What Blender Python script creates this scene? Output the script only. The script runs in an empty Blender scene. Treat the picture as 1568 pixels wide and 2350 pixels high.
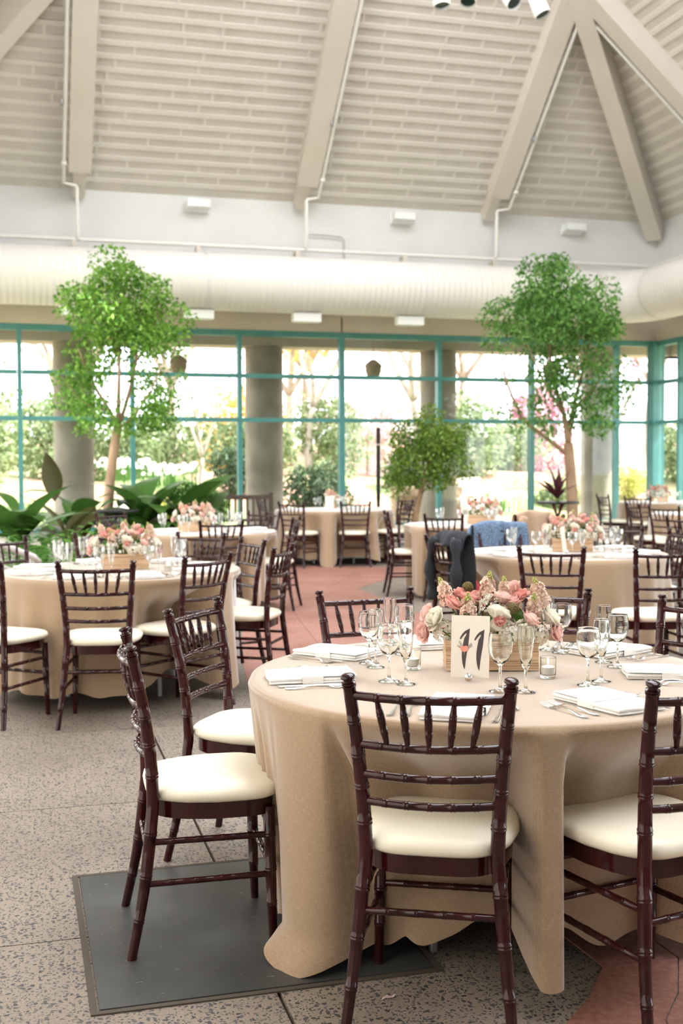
import bpy, math, random
from mathutils import Vector, Matrix
R_ = math.radians
sc = bpy.context.scene
COL = sc.collection
random.seed(11)

# ---------------------------------------------------------------- camera
cam_d = bpy.data.cameras.new('camera')
cam = bpy.data.objects.new('camera', cam_d); COL.objects.link(cam)
FPX = 2650.0
cam_d.sensor_fit = 'VERTICAL'; cam_d.sensor_height = 36.0
cam_d.lens = 36.0 * FPX / 2350.0
cam_d.clip_start = .05; cam_d.clip_end = 400
cam.matrix_world = Matrix.Translation((0, 0, 1.447)) @ Matrix.Rotation(math.pi/2 - math.atan(113/FPX), 4, 'X') @ Matrix.Rotation(R_(-.18), 4, 'Z')
cam_d.dof.use_dof = True; cam_d.dof.focus_distance = 3.45; cam_d.dof.aperture_fstop = 4.2
sc.camera = cam
# ---------------------------------------------------------------- world, sun, exposure
wd = bpy.data.worlds.new('sky'); sc.world = wd; wd.use_nodes = True
bg = wd.node_tree.nodes['Background']
bg.inputs['Color'].default_value = (.95, .97, 1.02, 1); bg.inputs['Strength'].default_value = 1.0
sd = bpy.data.lights.new('sun', 'SUN'); sd.energy = 3.2; sd.angle = R_(1.0); sd.color = (1, .97, .92)
sun = bpy.data.objects.new('sun', sd); COL.objects.link(sun)
sun.rotation_euler = Vector((-.70, -.10, -.80)).to_track_quat('-Z', 'Y').to_euler()
sun.location = (20, 30, 30)
sc.view_settings.view_transform = 'Standard'; sc.view_settings.look = 'None'
sc.view_settings.gamma = 1.0; sc.view_settings.use_curve_mapping = False
sc.view_settings.exposure = 3.05
sc.cycles.transparent_max_bounces = 32
sc.cycles.max_bounces = 14; sc.cycles.transmission_bounces = 14; sc.cycles.diffuse_bounces = 3; sc.cycles.glossy_bounces = 3
sc.cycles.sample_clamp_indirect = 6.0

# ---------------------------------------------------------------- materials
def lin(c):
    if isinstance(c, str):
        c = tuple(int(c[i:i+2], 16)/255 for i in (0, 2, 4))
    return tuple((x/12.92 if x <= .04045 else ((x+.055)/1.055)**2.4) for x in c) + (1,)
def mat(name, color, rough=.5, metal=0, coat=0, spec=.5, sub=0):
    m = bpy.data.materials.new(name); m.use_nodes = True
    b = m.node_tree.nodes['Principled BSDF']
    b.inputs['Base Color'].default_value = lin(color); b.inputs['Roughness'].default_value = rough
    b.inputs['Metallic'].default_value = metal; b.inputs['Coat Weight'].default_value = coat
    b.inputs['Specular IOR Level'].default_value = spec; b.inputs['Coat Roughness'].default_value = .08
    if sub:
        b.inputs['Transmission Weight'].default_value = 0
        b.inputs['Subsurface Weight'].default_value = sub; b.inputs['Subsurface Radius'].default_value = (.01, .006, .004)
    m.diffuse_color = lin(color)
    return m
class NT:
    def __init__(s, m):
        s.t = m.node_tree; s.b = s.t.nodes.get('Principled BSDF'); s.out = s.t.nodes['Material Output']
    def n(s, typ, **kw):
        x = s.t.nodes.new('ShaderNode' + typ)
        for k, v in kw.items():
            if k in x.inputs: x.inputs[k].default_value = v
            else: setattr(x, k, v)
        return x
    def l(s, a, b): s.t.links.new(a, b)
    def ramp(s, fac, stops):
        r = s.n('ValToRGB'); e = r.color_ramp.elements
        while len(e) < len(stops): e.new(.5)
        for i, (p, c) in enumerate(stops): e[i].position = p; e[i].color = lin(c)
        s.l(fac, r.inputs[0]); return r.outputs[0]
    def coord(s, kind='Object', scale=(1, 1, 1)):
        c = s.n('TexCoord'); mp = s.n('Mapping'); mp.inputs['Scale'].default_value = scale
        s.l(c.outputs[kind], mp.inputs[0]); return mp.outputs[0]
    def mix(s, fac, a, b, blend='MIX'):
        m = s.n('MixRGB', blend_type=blend)
        for i, x in enumerate((fac, a, b)):
            if hasattr(x, 'links'): s.l(x, m.inputs[i])
            elif i == 0: m.inputs[0].default_value = x
            else: m.inputs[i].default_value = lin(x)
        return m.outputs[0]
    def bump(s, h, strength=.3, dist=.01):
        b = s.n('Bump'); b.inputs['Strength'].default_value = strength; b.inputs['Distance'].default_value = dist
        s.l(h, b.inputs['Height']); s.l(b.outputs[0], s.b.inputs['Normal']); return b
def noisy(name, c1, c2, scale=5, rough=.6, bump=0, detail=4, cs=(1, 1, 1), lo=.35, hi=.65, kind='Object', metal=0, coat=0, dist=.01):
    m = mat(name, c1, rough, metal, coat); t = NT(m)
    no = t.n('TexNoise'); no.inputs['Scale'].default_value = scale; no.inputs['Detail'].default_value = detail
    t.l(t.coord(kind, cs), no.inputs['Vector'])
    t.l(t.ramp(no.outputs['Fac'], [(lo, c1), (hi, c2)]), t.b.inputs['Base Color'])
    if bump: t.bump(no.outputs['Fac'], bump, dist)
    return m
M = {}
# chair wood: dark glossy mahogany
m = mat('mahogany', '331214', .13, 0, 0, .42); t = NT(m)
no = t.n('TexNoise'); no.inputs['Scale'].default_value = 9; t.l(t.coord('Object', (1, 1, .25)), no.inputs['Vector'])
t.l(t.ramp(no.outputs['Fac'], [(.3, '210809'), (.7, '381011')]), t.b.inputs['Base Color']); M['mahogany'] = m
m = mat('ivory_vinyl', 'f2ebd6', .36, 0, 0, .5); t = NT(m)
no = t.n('TexNoise'); no.inputs['Scale'].default_value = 16; t.l(t.coord(), no.inputs['Vector']); t.bump(no.outputs['Fac'], .12, .01); M['cushion'] = m
# burlap
m = mat('burlap', 'cdb190', .85, 0, 0, .2); t = NT(m)
uv = t.coord('UV')
n1 = t.n('TexNoise', Scale=1.0, Detail=3.0); mp1 = t.n('Mapping'); mp1.inputs['Scale'].default_value = (700, 60, 1); t.l(uv, mp1.inputs[0]); t.l(mp1.outputs[0], n1.inputs['Vector'])
n2 = t.n('TexNoise', Scale=1.0, Detail=3.0); mp2 = t.n('Mapping'); mp2.inputs['Scale'].default_value = (60, 700, 1); t.l(uv, mp2.inputs[0]); t.l(mp2.outputs[0], n2.inputs['Vector'])
w1 = t.n('TexWave', Scale=72.0, bands_direction='X'); w2 = t.n('TexWave', Scale=72.0, bands_direction='Y'); t.l(uv, w1.inputs['Vector']); t.l(uv, w2.inputs['Vector'])
ad = t.n('Math', operation='ADD'); t.l(n1.outputs['Fac'], ad.inputs[0]); t.l(n2.outputs['Fac'], ad.inputs[1])
wv = t.n('Math', operation='MULTIPLY'); t.l(w1.outputs['Fac'], wv.inputs[0]); t.l(w2.outputs['Fac'], wv.inputs[1])
ml = t.n('Math', operation='MULTIPLY_ADD'); t.l(wv.outputs[0], ml.inputs[0]); ml.inputs[1].default_value = .22; t.l(ad.outputs[0], ml.inputs[2])
hf = t.n('Math', operation='MULTIPLY'); hf.inputs[1].default_value = .5; t.l(ml.outputs[0], hf.inputs[0])
t.l(t.ramp(hf.outputs[0], [(.30, '8f765b'), (.75, 'b8a085')]), t.b.inputs['Base Color'])
t.bump(ml.outputs[0], .22, .002); M['burlap'] = m
t.b.inputs['Sheen Weight'].default_value = 1.0; t.b.inputs['Sheen Roughness'].default_value = .4; t.b.inputs['Sheen Tint'].default_value = (1, .98, .97, 1)
M['linen'] = noisy('napkin_linen', 'fafafa', 'f2f1ee', 40, .7, .05)
M['paper'] = mat('menu_paper', 'fbfaf7', .5)
M['card'] = mat('card_stock', 'efe6da', .6)
M['ink'] = mat('dark_ink', '4a3f40', .6)
M['coral_ink'] = mat('coral_ink', 'ee9c8c', .6)
M['green_ink'] = mat('green_ink', '8f9a70', .6)
M['silver'] = mat('silver', 'e8e6e2', .13, 1)
M['chrome'] = mat('chrome', 'f2f2f2', .04, 1)
M['steel'] = mat('zinc_steel', 'a9adae', .35, 1)
M['wax'] = mat('wax', 'f4f2ea', .4)
# striped plywood planter
m = mat('striped_wood', 'd3b08c', .6); t = NT(m)
no = t.n('TexNoise', Scale=1.0, Detail=5.0); t.l(t.coord('Object', (7, 7, 420)), no.inputs['Vector'])
t.l(t.ramp(no.outputs['Fac'], [(.36, '8f6a4a'), (.46, 'd2b08c'), (.62, 'e6cbad')]), t.b.inputs['Base Color']); M['planter'] = m
# real glass for the near table, thin-walled glass elsewhere
m = bpy.data.materials.new('clear_glass'); m.use_nodes = True; t = NT(m); t.t.nodes.remove(t.b)
g = t.n('BsdfGlass', IOR=1.45, Roughness=0.0); g.inputs['Color'].default_value = (.99, 1, .995, 1); t.l(g.outputs[0], t.out.inputs[0]); M['glass'] = m
def thin(name, tint, base, edge):
    m = bpy.data.materials.new(name); m.use_nodes = True; t = NT(m); t.t.nodes.remove(t.b)
    tr = t.n('BsdfTransparent'); tr.inputs[0].default_value = tint
    gl = t.n('BsdfGlossy', Roughness=.03); lw = t.n('LayerWeight', Blend=.35)
    mr = t.n('MapRange'); mr.inputs['To Min'].default_value = base; mr.inputs['To Max'].default_value = edge
    t.l(lw.outputs['Facing'], mr.inputs['Value'])
    mx = t.n('MixShader'); t.l(mr.outputs[0], mx.inputs[0]); t.l(tr.outputs[0], mx.inputs[1]); t.l(gl.outputs[0], mx.inputs[2]); t.l(mx.outputs[0], t.out.inputs[0]); return m
M['thin'] = thin('thin_glass', (.97, .98, .98, 1), .08, .8)
M['pane'] = thin('window_glass', (.84, .86, .85, 1), .03, .2)
# setting
m = mat('aggregate', '9c8f80', .62); t = NT(m); co = t.coord('Object')
v1 = t.n('TexVoronoi', Scale=105.0); v2 = t.n('TexVoronoi', Scale=60.0); v1.inputs['Randomness'].default_value = 1
dn = t.n('TexNoise', Scale=30.0); t.l(co, dn.inputs['Vector'])
cm = t.n('MixRGB', blend_type='LINEAR_LIGHT'); cm.inputs[0].default_value = .012; t.l(co, cm.inputs[1]); t.l(dn.outputs['Color'], cm.inputs[2])
for v in (v1, v2): t.l(cm.outputs[0], v.inputs['Vector'])
def pebbles(v, size, frac):
    a = t.n('Math', operation='LESS_THAN'); a.inputs[1].default_value = size; t.l(v.outputs['Distance'], a.inputs[0])
    sp = t.n('SeparateColor'); t.l(v.outputs['Color'], sp.inputs[0])
    b = t.n('Math', operation='LESS_THAN'); b.inputs[1].default_value = frac; t.l(sp.outputs[0], b.inputs[0])
    c = t.n('Math', operation='MULTIPLY'); t.l(a.outputs[0], c.inputs[0]); t.l(b.outputs[0], c.inputs[1]); return c.outputs[0]
n3 = t.n('TexNoise', Scale=180.0, Detail=3.0); t.l(co, n3.inputs['Vector']); n4 = t.n('TexNoise', Scale=1.3, Detail=4.0); t.l(co, n4.inputs['Vector'])
base = t.ramp(n3.outputs['Fac'], [(.3, '6b5f52'), (.7, '98897a')])
base = t.mix(.35, base, t.ramp(n4.outputs['Fac'], [(.35, '70665b'), (.65, '988d81')]))
p1, p2 = pebbles(v1, .42, .58), pebbles(v2, .38, .42)
base = t.mix(p1, base, t.ramp(v1.outputs['Color'], [(0, '363638'), (1, '605d5b')])); base = t.mix(p2, base, t.ramp(v2.outputs['Color'], [(0, '2c2d30'), (1, '55534f')]))
t.l(base, t.b.inputs['Base Color'])
hs = t.n('Math', operation='ADD'); t.l(p1, hs.inputs[0]); t.l(p2, hs.inputs[1]); t.bump(hs.outputs[0], .25, .004); M['aggregate'] = m
m = mat('red_paving', '9c5f4f', .6); t = NT(m); co = t.coord('Object')
a = t.n('TexNoise', Scale=2.2, Detail=6.0); b2 = t.n('TexNoise', Scale=45.0, Detail=5.0); t.l(co, a.inputs['Vector']); t.l(co, b2.inputs['Vector'])
t.l(t.mix(.4, t.ramp(a.outputs['Fac'], [(.3, '82513f'), (.7, 'a6776a')]), t.ramp(b2.outputs['Fac'], [(.35, '74463c'), (.7, 'b3897b')])), t.b.inputs['Base Color']); t.bump(b2.outputs['Fac'], .35, .006); M['red'] = m
m = mat('plate_steel', '5f625f', .42, .35); t = NT(m); co = t.coord('Object')
a = t.n('TexNoise', Scale=3.0, Detail=7.0); t.l(co, a.inputs['Vector']); vv = t.n('TexVoronoi', Scale=9.0, feature='F1'); mp = t.n('Mapping'); mp.inputs['Scale'].default_value = (1, 3.2, 1); mp.inputs['Rotation'].default_value = (0, 0, .5); t.l(co, mp.inputs[0])
nn = t.n('TexNoise', Scale=24.0, Detail=3.0); t.l(mp.outputs[0], nn.inputs['Vector'])
t.l(t.mix(t.ramp(nn.outputs['Fac'], [(.71, '000000'), (.74, 'ffffff')]), t.ramp(a.outputs['Fac'], [(.3, '454644'), (.55, '535452'), (.75, '626361')]), '9fb0b2'), t.b.inputs['Base Color']); M['plate'] = m
M['joint'] = mat('joint_dark', '4a4238', .9)
M['teal'] = noisy('teal_paint', '43807e', '4f8b88', 3, .4)
M['white'] = mat('white_paint', 'eceae4', .55)
M['fascia'] = noisy('fascia_plaster', 'dfdfdd', 'd8d8d6', 1.2, .7)
M['soffit'] = noisy('beige_plaster', 'c9bdb0', 'c0b4a7', 1.5, .75)
M['beam'] = noisy('beam_paint', 'dcd5ca', 'd6cec2', .8, .55)
M['deck'] = noisy('deck_board', 'd4cdc4', 'ccc5bb', 2.5, .8)
M['batten'] = mat('batten_paint', 'e0dad1', .7)
m = mat('duct_metal', 'e6e2dc', .42); t = NT(m); w = t.n('TexWave', Scale=2.6, bands_direction='X'); 
t.l(t.coord('UV', (1, 1, 1)), w.inputs['Vector']); w.inputs['Scale'].default_value = 3.2; t.bump(w.outputs['Fac'], .25, .02); M['duct'] = m
M['concrete'] = noisy('column_concrete', 'a99d8e', '857a69', 1.6, .8, .15, 6)
M['black'] = mat('black_plastic', '1b1c1e', .45)
M['bench'] = noisy('bench_wood', '5a4a3c', '44382e', 6, .6)
M['redwood'] = noisy('red_wood', '7d3f2c', '5e2d20', 6, .5)
M['rail'] = mat('handrail_grey', 'b8b0ac', .4, .3)
M['mulch'] = noisy('mulch', 'a8806e', '7c8a58', .55, .9, .4, 8, (1, 1, 1), .42, .55)
M['grass'] = noisy('lawn', '7f9a55', 'b09a72', .35, .9, .4, 5)
M['bark'] = noisy('bark', 'b09274', '8c6f55', 9, .8, .4, 5, (1, 1, .3))
M['pale_bark'] = noisy('pale_bark', 'c4b8ac', '9a8c82', 6, .8, .3, 5, (1, 1, .3))
M['plainwall'] = noisy('grey_plaster', 'a5a19c', '979490', 2, .8)
M['stone'] = noisy('garden_stone', 'b9a08a', '8f7866', 4, .9, .4)
M['soil'] = noisy('soil', '4d3d2e', '3a2e22', 8, .95, .4)
M['lantern'] = mat('lantern_tan', 'a58c6c', .6)
def leafmat(name, c1, c2, c3, rough=.45, trans=.35):
    m = mat(name, c2, rough); t = NT(m); ge = t.n('NewGeometry')
    c = t.ramp(ge.outputs['Random Per Island'], [(0, c1), (.5, c2), (1, c3)]); t.l(c, t.b.inputs['Base Color'])
    tl = t.n('BsdfTranslucent'); t.l(c, tl.inputs[0]); mx = t.n('MixShader'); mx.inputs[0].default_value = trans
    t.l(t.b.outputs[0], mx.inputs[1]); t.l(tl.outputs[0], mx.inputs[2]); t.l(mx.outputs[0], t.out.inputs[0]); return m
M['ficus'] = leafmat('ficus_leaf', '4a7a24', '70a23a', '9cc45c')
M['ficus_d'] = leafmat('ficus_leaf_dark', '3f6e2a', '5c913e', '86b05c')
M['ficus_m'] = leafmat('ficus_leaf_mid', '44641a', '648628', '8ca242')
M['dark_leaf'] = leafmat('dark_leaf', '2c4a1c', '3d6126', '587f38', .35, .25)
M['canna'] = leafmat('canna_leaf', '2a2413', '33300f', '414518', .35, .15)
M['fern'] = leafmat('fern_leaf', '3a6a22', '4f8030', '6a9a40', .5, .4)
M['purple_leaf'] = leafmat('purple_leaf', '3f2028', '5a2c36', '6e3b40', .4, .2)
M['yew'] = leafmat('yew_leaf', '2c4426', '42593a', '647c56', .6, .3)
M['palegreen'] = leafmat('pale_green_leaf', '64774a', '8a9c6c', 'b4c096', .6, .5)
M['yellow'] = leafmat('yellow_leaf', 'a8aa48', 'c0c064', 'd4d288', .6, .5)
M['gold'] = leafmat('gold_blossom', 'd8a845', 'e4bd64', 'ecce88', .6, .5)
M['blossom'] = leafmat('pink_blossom', 'd4aeb0', 'e0c4c0', 'ecd8d2', .6, .5)
M['magenta'] = leafmat('magenta_blossom', 'b8708c', 'c88aa0', 'd8a4b4', .6, .5)
M['whitefl'] = leafmat('white_flower', 'f4f3e4', 'fafaf2', 'ffffff', .6, .4)
def petal(name, c1, c2, c3): return leafmat(name, c1, c2, c3, .55, .3)
M['pink'] = petal('pink_petal', 'f4c4b8', 'f7d2c8', 'fae0d8')
M['coral'] = petal('coral_petal', 'eda89c', 'f2b8ae', 'f6c8be')
M['cream'] = petal('cream_petal', 'f6f0dc', 'f9f4e4', 'fcfaf0')
M['peach'] = petal('peach_petal', 'f6d2b8', 'f8dcc8', 'fbe8da')
M['lace'] = petal('lace_white', 'eef0dc', 'f5f5ea', 'fdfdf6')
M['bud'] = petal('green_bud', 'b7bd62', 'c6c878', 'd4d190')
M['stem'] = petal('flower_stem', '6f8a3a', '7d9645', '8ca452')
M['fleaf'] = petal('bouquet_leaf', '3f6426', '55782f', '6d8f42')
M['pod'] = petal('seed_pod', '7a6a3e', '8a7a4c', '9c8d60')
M['navy'] = noisy('navy_wool', '23262c', '2c3036', 60, .9, .2)
M['redcloth'] = mat('red_lining', 'a02028', .7)
M['tweed'] = noisy('blue_tweed', '3f5878', '7f95ae', 90, .9, .3, 2)
M['taupe'] = noisy('taupe_wool', 'a98d74', 'b79c84', 40, .9, .2)
M['bag'] = mat('pale_bag', 'd8d6de', .5)
M['spot_white'] = mat('spot_white', 'eef0ee', .4)
M['lens'] = mat('spot_lens', '20332f', .15)
m = mat('flame', 'fff0c0', .5); m.node_tree.nodes['Principled BSDF'].inputs['Emission Color'].default_value = (1, .75, .35, 1); m.node_tree.nodes['Principled BSDF'].inputs['Emission Strength'].default_value = 6; M['flame'] = m

# ---------------------------------------------------------------- mesh helpers
class MB:
    def __init__(s): s.v = []; s.f = []; s.uv = None
    def add(s, vs, fs):
        o = len(s.v); s.v += [tuple(x) for x in vs]; s.f += [tuple(i + o for i in f) for f in fs]; return s
    def obox(s, c, ax, hf):
        c = Vector(c); A = [Vector(a) * h for a, h in zip(ax, hf)]; vs = []
        for k in range(8):
            vs.append(c + (A[0] if k & 1 else -A[0]) + (A[1] if k & 2 else -A[1]) + (A[2] if k & 4 else -A[2]))
        return s.add(vs, [(0, 2, 3, 1), (4, 5, 7, 6), (0, 1, 5, 4), (2, 6, 7, 3), (0, 4, 6, 2), (1, 3, 7, 5)])
    def box(s, x0, x1, y0, y1, z0, z1):
        return s.obox(((x0+x1)/2, (y0+y1)/2, (z0+z1)/2), ((1,0,0),(0,1,0),(0,0,1)), ((x1-x0)/2, (y1-y0)/2, (z1-z0)/2))
    def tube(s, path, rad, n=10, caps=True):
        P = [Vector(p) for p in path]; m = len(P)
        if not hasattr(rad, '__len__'): rad = [rad] * m
        vs = []; fs = []; ref = None
        for i in range(m):
            t = (P[min(i+1, m-1)] - P[max(i-1, 0)]).normalized()
            if ref is None:
                ref = Vector((1, 0, 0)) if abs(t.x) < .8 else Vector((0, 1, 0))
            a = (ref - t * ref.dot(t)).normalized(); ref = a; b = t.cross(a)
            for k in range(n):
                w = 2 * math.pi * k / n; vs.append(P[i] + (a * math.cos(w) + b * math.sin(w)) * rad[i])
        for i in range(m - 1):
            for k in range(n):
                k2 = (k + 1) % n; fs.append((i*n+k, i*n+k2, (i+1)*n+k2, (i+1)*n+k))
        if caps: fs += [tuple(range(n-1, -1, -1)), tuple((m-1)*n + k for k in range(n))]
        return s.add(vs, fs)
    def lathe(s, prof, n=24, c=(0, 0, 0)):
        vs = []; fs = []
        for r, z in prof:
            for k in range(n):
                w = 2*math.pi*k/n; vs.append((c[0] + r*math.cos(w), c[1] + r*math.sin(w), c[2] + z))
        for i in range(len(prof) - 1):
            for k in range(n):
                k2 = (k+1) % n; fs.append((i*n+k, i*n+k2, (i+1)*n+k2, (i+1)*n+k))
        return s.add(vs, fs)
    def prism(s, poly, z0, z1):
        n = len(poly); vs = [(x, y, z0) for x, y in poly] + [(x, y, z1) for x, y in poly]
        return s.add(vs, [tuple(range(n-1, -1, -1)), tuple(range(n, 2*n))] + [(i, (i+1) % n, n + (i+1) % n, n + i) for i in range(n)])
    def ball(s, c, r, nu=10, nv=6):
        if not hasattr(r, '__len__'): r = (r, r, r)
        vs = [(c[0], c[1], c[2]-r[2])]; fs = []
        for j in range(1, nv):
            th = -math.pi/2 + math.pi*j/nv
            for k in range(nu):
                w = 2*math.pi*k/nu; vs.append((c[0]+r[0]*math.cos(th)*math.cos(w), c[1]+r[1]*math.cos(th)*math.sin(w), c[2]+r[2]*math.sin(th)))
        vs.append((c[0], c[1], c[2]+r[2])); e = len(vs)-1
        for k in range(nu):
            k2 = (k+1) % nu; fs.append((0, 1+k2, 1+k))
            for j in range(nv-2): fs.append((1+j*nu+k, 1+j*nu+k2, 1+(j+1)*nu+k2, 1+(j+1)*nu+k))
            fs.append((1+(nv-2)*nu+k, 1+(nv-2)*nu+k2, e))
        return s.add(vs, fs)
    def mesh(s, name, mt, smooth=False):
        me = bpy.data.meshes.new(name); me.from_pydata(s.v, [], s.f)
        if smooth:
            me.polygons.foreach_set('use_smooth', [True] * len(me.polygons))
            if smooth != 'all': me.set_sharp_from_angle(angle=R_(smooth if smooth is not True else 40))
        if s.uv:
            ul = me.uv_layers.new(name='UVMap'); li = [c for p in me.polygons for c in p.vertices]
            ul.data.foreach_set('uv', [x for i in li for x in s.uv[i]])
        me.materials.append(M[mt] if isinstance(mt, str) else mt); me.update(); return me
def link(name, data, parent=None, loc=None, rz=None):
    o = bpy.data.objects.new(name, data); COL.objects.link(o)
    if parent: o.parent = parent
    if loc is not None: o.location = loc
    if rz is not None: o.rotation_euler = (0, 0, rz)
    return o
def tag(o, label=None, cat=None, group=None, kind=None):
    if label: o['label'] = label
    if cat: o['category'] = cat
    if group: o['group'] = group
    if kind: o['kind'] = kind
    return o
def empty(name, loc=(0, 0, 0), rz=0): 
    o = link(name, None, None, loc, rz); o.empty_display_size = .1; return o
def copy_tree(o, parent=None):
    c = o.copy(); COL.objects.link(c)
    if parent: c.parent = parent
    for ch in list(o.children): copy_tree(ch, c)
    return c
def smooth01(x): x = max(0, min(1, x)); return x*x*(3-2*x)
ORD = 'first second third fourth fifth sixth seventh eighth ninth tenth eleventh twelfth thirteenth fourteenth fifteenth sixteenth'.split()
CI = cam.matrix_world.inverted()
def screen_x(p):
    q = CI @ Vector(p); return q.x / -q.z
BAG = {}
def later(key, o, fmt): BAG.setdefault(key, []).append((o, fmt))   # label by order from the left once all of a kind stand

# building axes: W along the window wall, N into the room
W = Vector((math.cos(R_(15.5)), math.sin(R_(15.5)), 0)); N = Vector((W.y, -W.x, 0)); Z = Vector((0, 0, 1)); P0 = Vector((0, 20.5, 0))
def B(s, n, z=0): return P0 + W*s + N*n + Z*z
def bbox(mb, s0, s1, n0, n1, z0, z1):
    return mb.obox(B((s0+s1)/2, (n0+n1)/2, (z0+z1)/2), (W, N, Z), ((s1-s0)/2, (n1-n0)/2, (z1-z0)/2))
def struct(name, mb, mt, smooth=False, label=None, parent=None):
    o = link(name, mb.mesh(name, mt, smooth), parent)
    if not parent: tag(o, label, None, None, 'structure')
    return o
# ================================================================ THE SETTING
SL, SR = -7.9, 6.25           # corners of the window wall
TAN = .88; ZE = 6.0           # roof pitch, eaves
CT, ST = 1/math.sqrt(1+TAN*TAN), TAN/math.sqrt(1+TAN*TAN)
# ---- floor: dark bed with aggregate concrete slabs laid in the wall's direction
fl = struct('floor', bbox(MB(), -14, 10, -.1, 27, -.2, -.014), 'joint', label='exposed aggregate concrete floor with red paved path')
DU, DV = 1.83, 1.39
sm = MB().prism([(-DU/2+.006, -DV/2+.003), (DU/2-.006, -DV/2+.003), (DU/2-.006, DV/2-.003), (-DU/2+.006, DV/2-.003)], -.05, 0).mesh('concrete_slab', 'aggregate')
for i in range(-4, 8):
    for j in range(0, 14):
        s0 = -4.82 + DU*i + DU/2; n0 = 16.2 - DV*11 + DV*j - DV/2
        if s0 > 7.6 or n0 < -.5: continue
        p = B(s0, n0, 0); q = CI @ p
        if q.z < -2 and abs(q.x / q.z) > .48: continue
        o = link('concrete_slab', sm, fl, p, R_(15.5))
# red paving path, pieces with open joints
Lp = [(-1.9, 16.4), (-1.45, 14.6), (-1.15, 12.9), (-.95, 11.3), (-.85, 9.8), (-.76, 8.6), (-.62, 7.5), (-.36, 6.5), (.0, 5.5), (.36, 4.5), (.62, 3.62), (.742, 3.25), (.66, 3.05), (.575, 2.92), (.50, 2.5)]
Rp = [(1.25, 15.9), (.9, 14.9), (.42, 13.9), (.19, 13.2), (.52, 11.9), (.9, 10.4), (1.25, 8.9), (1.7, 7.4), (2.1, 6.2), (2.4, 5.2), (2.6, 4.3), (2.7, 3.7), (2.75, 3.3), (2.75, 3.0), (2.7, 2.5)]
cuts = [0, 2, 3, 4, 5, 7, 9, 10, 11, 14]
for a, b in zip(cuts, cuts[1:]):
    for u0, u1 in ((.0, .34), (.34, .67), (.67, 1.0)) if b < 10 else ((0, .12), (.12, .5), (.5, 1.0)):
        g = .0012
        def at(k, u, e=0): return (Lp[k][0]*(1-u) + Rp[k][0]*u, Lp[k][1]*(1-u) + Rp[k][1]*u + e)
        poly = [at(k, u0 + g, (-g if k == a else g if k == b else 0)) for k in range(a, b+1)] + [at(k, u1 - g, (-g if k == a else g if k == b else 0)) for k in range(b, a-1, -1)]
        link('red_paving_slab', MB().prism(poly, -.02, .004).mesh('red_paving_slab', 'red'), fl)
# grey border strip beneath the far tables is plain aggregate; the steel cover plate
pl = MB().obox((0, 0, .003), ((1,0,0),(0,1,0),(0,0,1)), (.468, .509, .003))
plate = link('cover_plate', pl.mesh('cover_plate', 'plate'), None, (-.33, 3.608, 0), R_(15.7))
tag(plate, 'flat grey steel cover plate let into the floor beneath the left front chair', 'metal plate')
rim = MB()
for a, b, c, d in ((-.492, -.474, -.533, .533), (.474, .492, -.533, .533), (-.474, .474, -.533, -.515), (-.474, .474, .515, .533)): rim.box(a, b, c, d, 0, .005)
link('rim', rim.mesh('plate_rim', 'joint'), plate)

# ---- window wall
def mullion(s, n, w, d, z0, z1, parent, name='mullion'):
    return link(name, bbox(MB(), s-w/2, s+w/2, n-d/2, n+d/2, z0, z1).mesh(name, 'teal'), parent)
wallb = struct('wall_back', bbox(MB(), SL-.3, SR+.3, -.32, -.02, 3.74, 6.1), 'fascia', label='pale plaster upper wall above the teal windows')
link('duct_shade_band', bbox(MB(), SL, SR, -.02, .02, 3.74, 4.7).mesh('duct_shade_band', 'soffit'), wallb)  # darker beige strip paints in the duct's shade on the same wall
link('wall_joint', bbox(MB(), .0, .02, .02, .026, 3.74, 4.0).mesh('wall_joint', 'joint'), wallb)
link('sill_wall', bbox(MB(), SL, SR+.05, -.15, .0, -.05, .3).mesh('sill_wall', 'soffit'), wallb)
MS = [-7.31, -5.48, -3.65, -1.82, .01, 1.84, 3.67, 5.42, SR]
ZB = [.34, 2.195, 2.956, 3.68]
pm = {}
for i, (a, b) in enumerate(zip(MS, MS[1:])):
    w = tag(link('window_%d' % (i+1), bbox(MB(), a, b, -.1, .04, 3.64, 3.74).mesh('window_head', 'teal')), 'tall teal-framed window bay, %s from the left' % ORD[i], None, None, 'structure')
    mullion(a, -.03, .075 if i != 4 else .095, .15, .3, 3.64, w)
    for z in ZB[:3]: link('transom', bbox(MB(), a+.04, b-.04, -.09, .03, z-.035, z+.035).mesh('transom', 'teal'), w)
    for z0, z1 in zip(ZB, ZB[1:]):
        link('pane', bbox(MB(), a+.03, b-.03, -.035, -.029, z0+.03, z1-.03).mesh('pane', 'pane'), w)
cp = tag(link('trim_1', bbox(MB(), SR-.12, SR+.12, -.12, .12, .0, 3.74).mesh('corner_post', 'teal')), 'wide teal corner post between the two window walls', None, None, 'structure')
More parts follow.
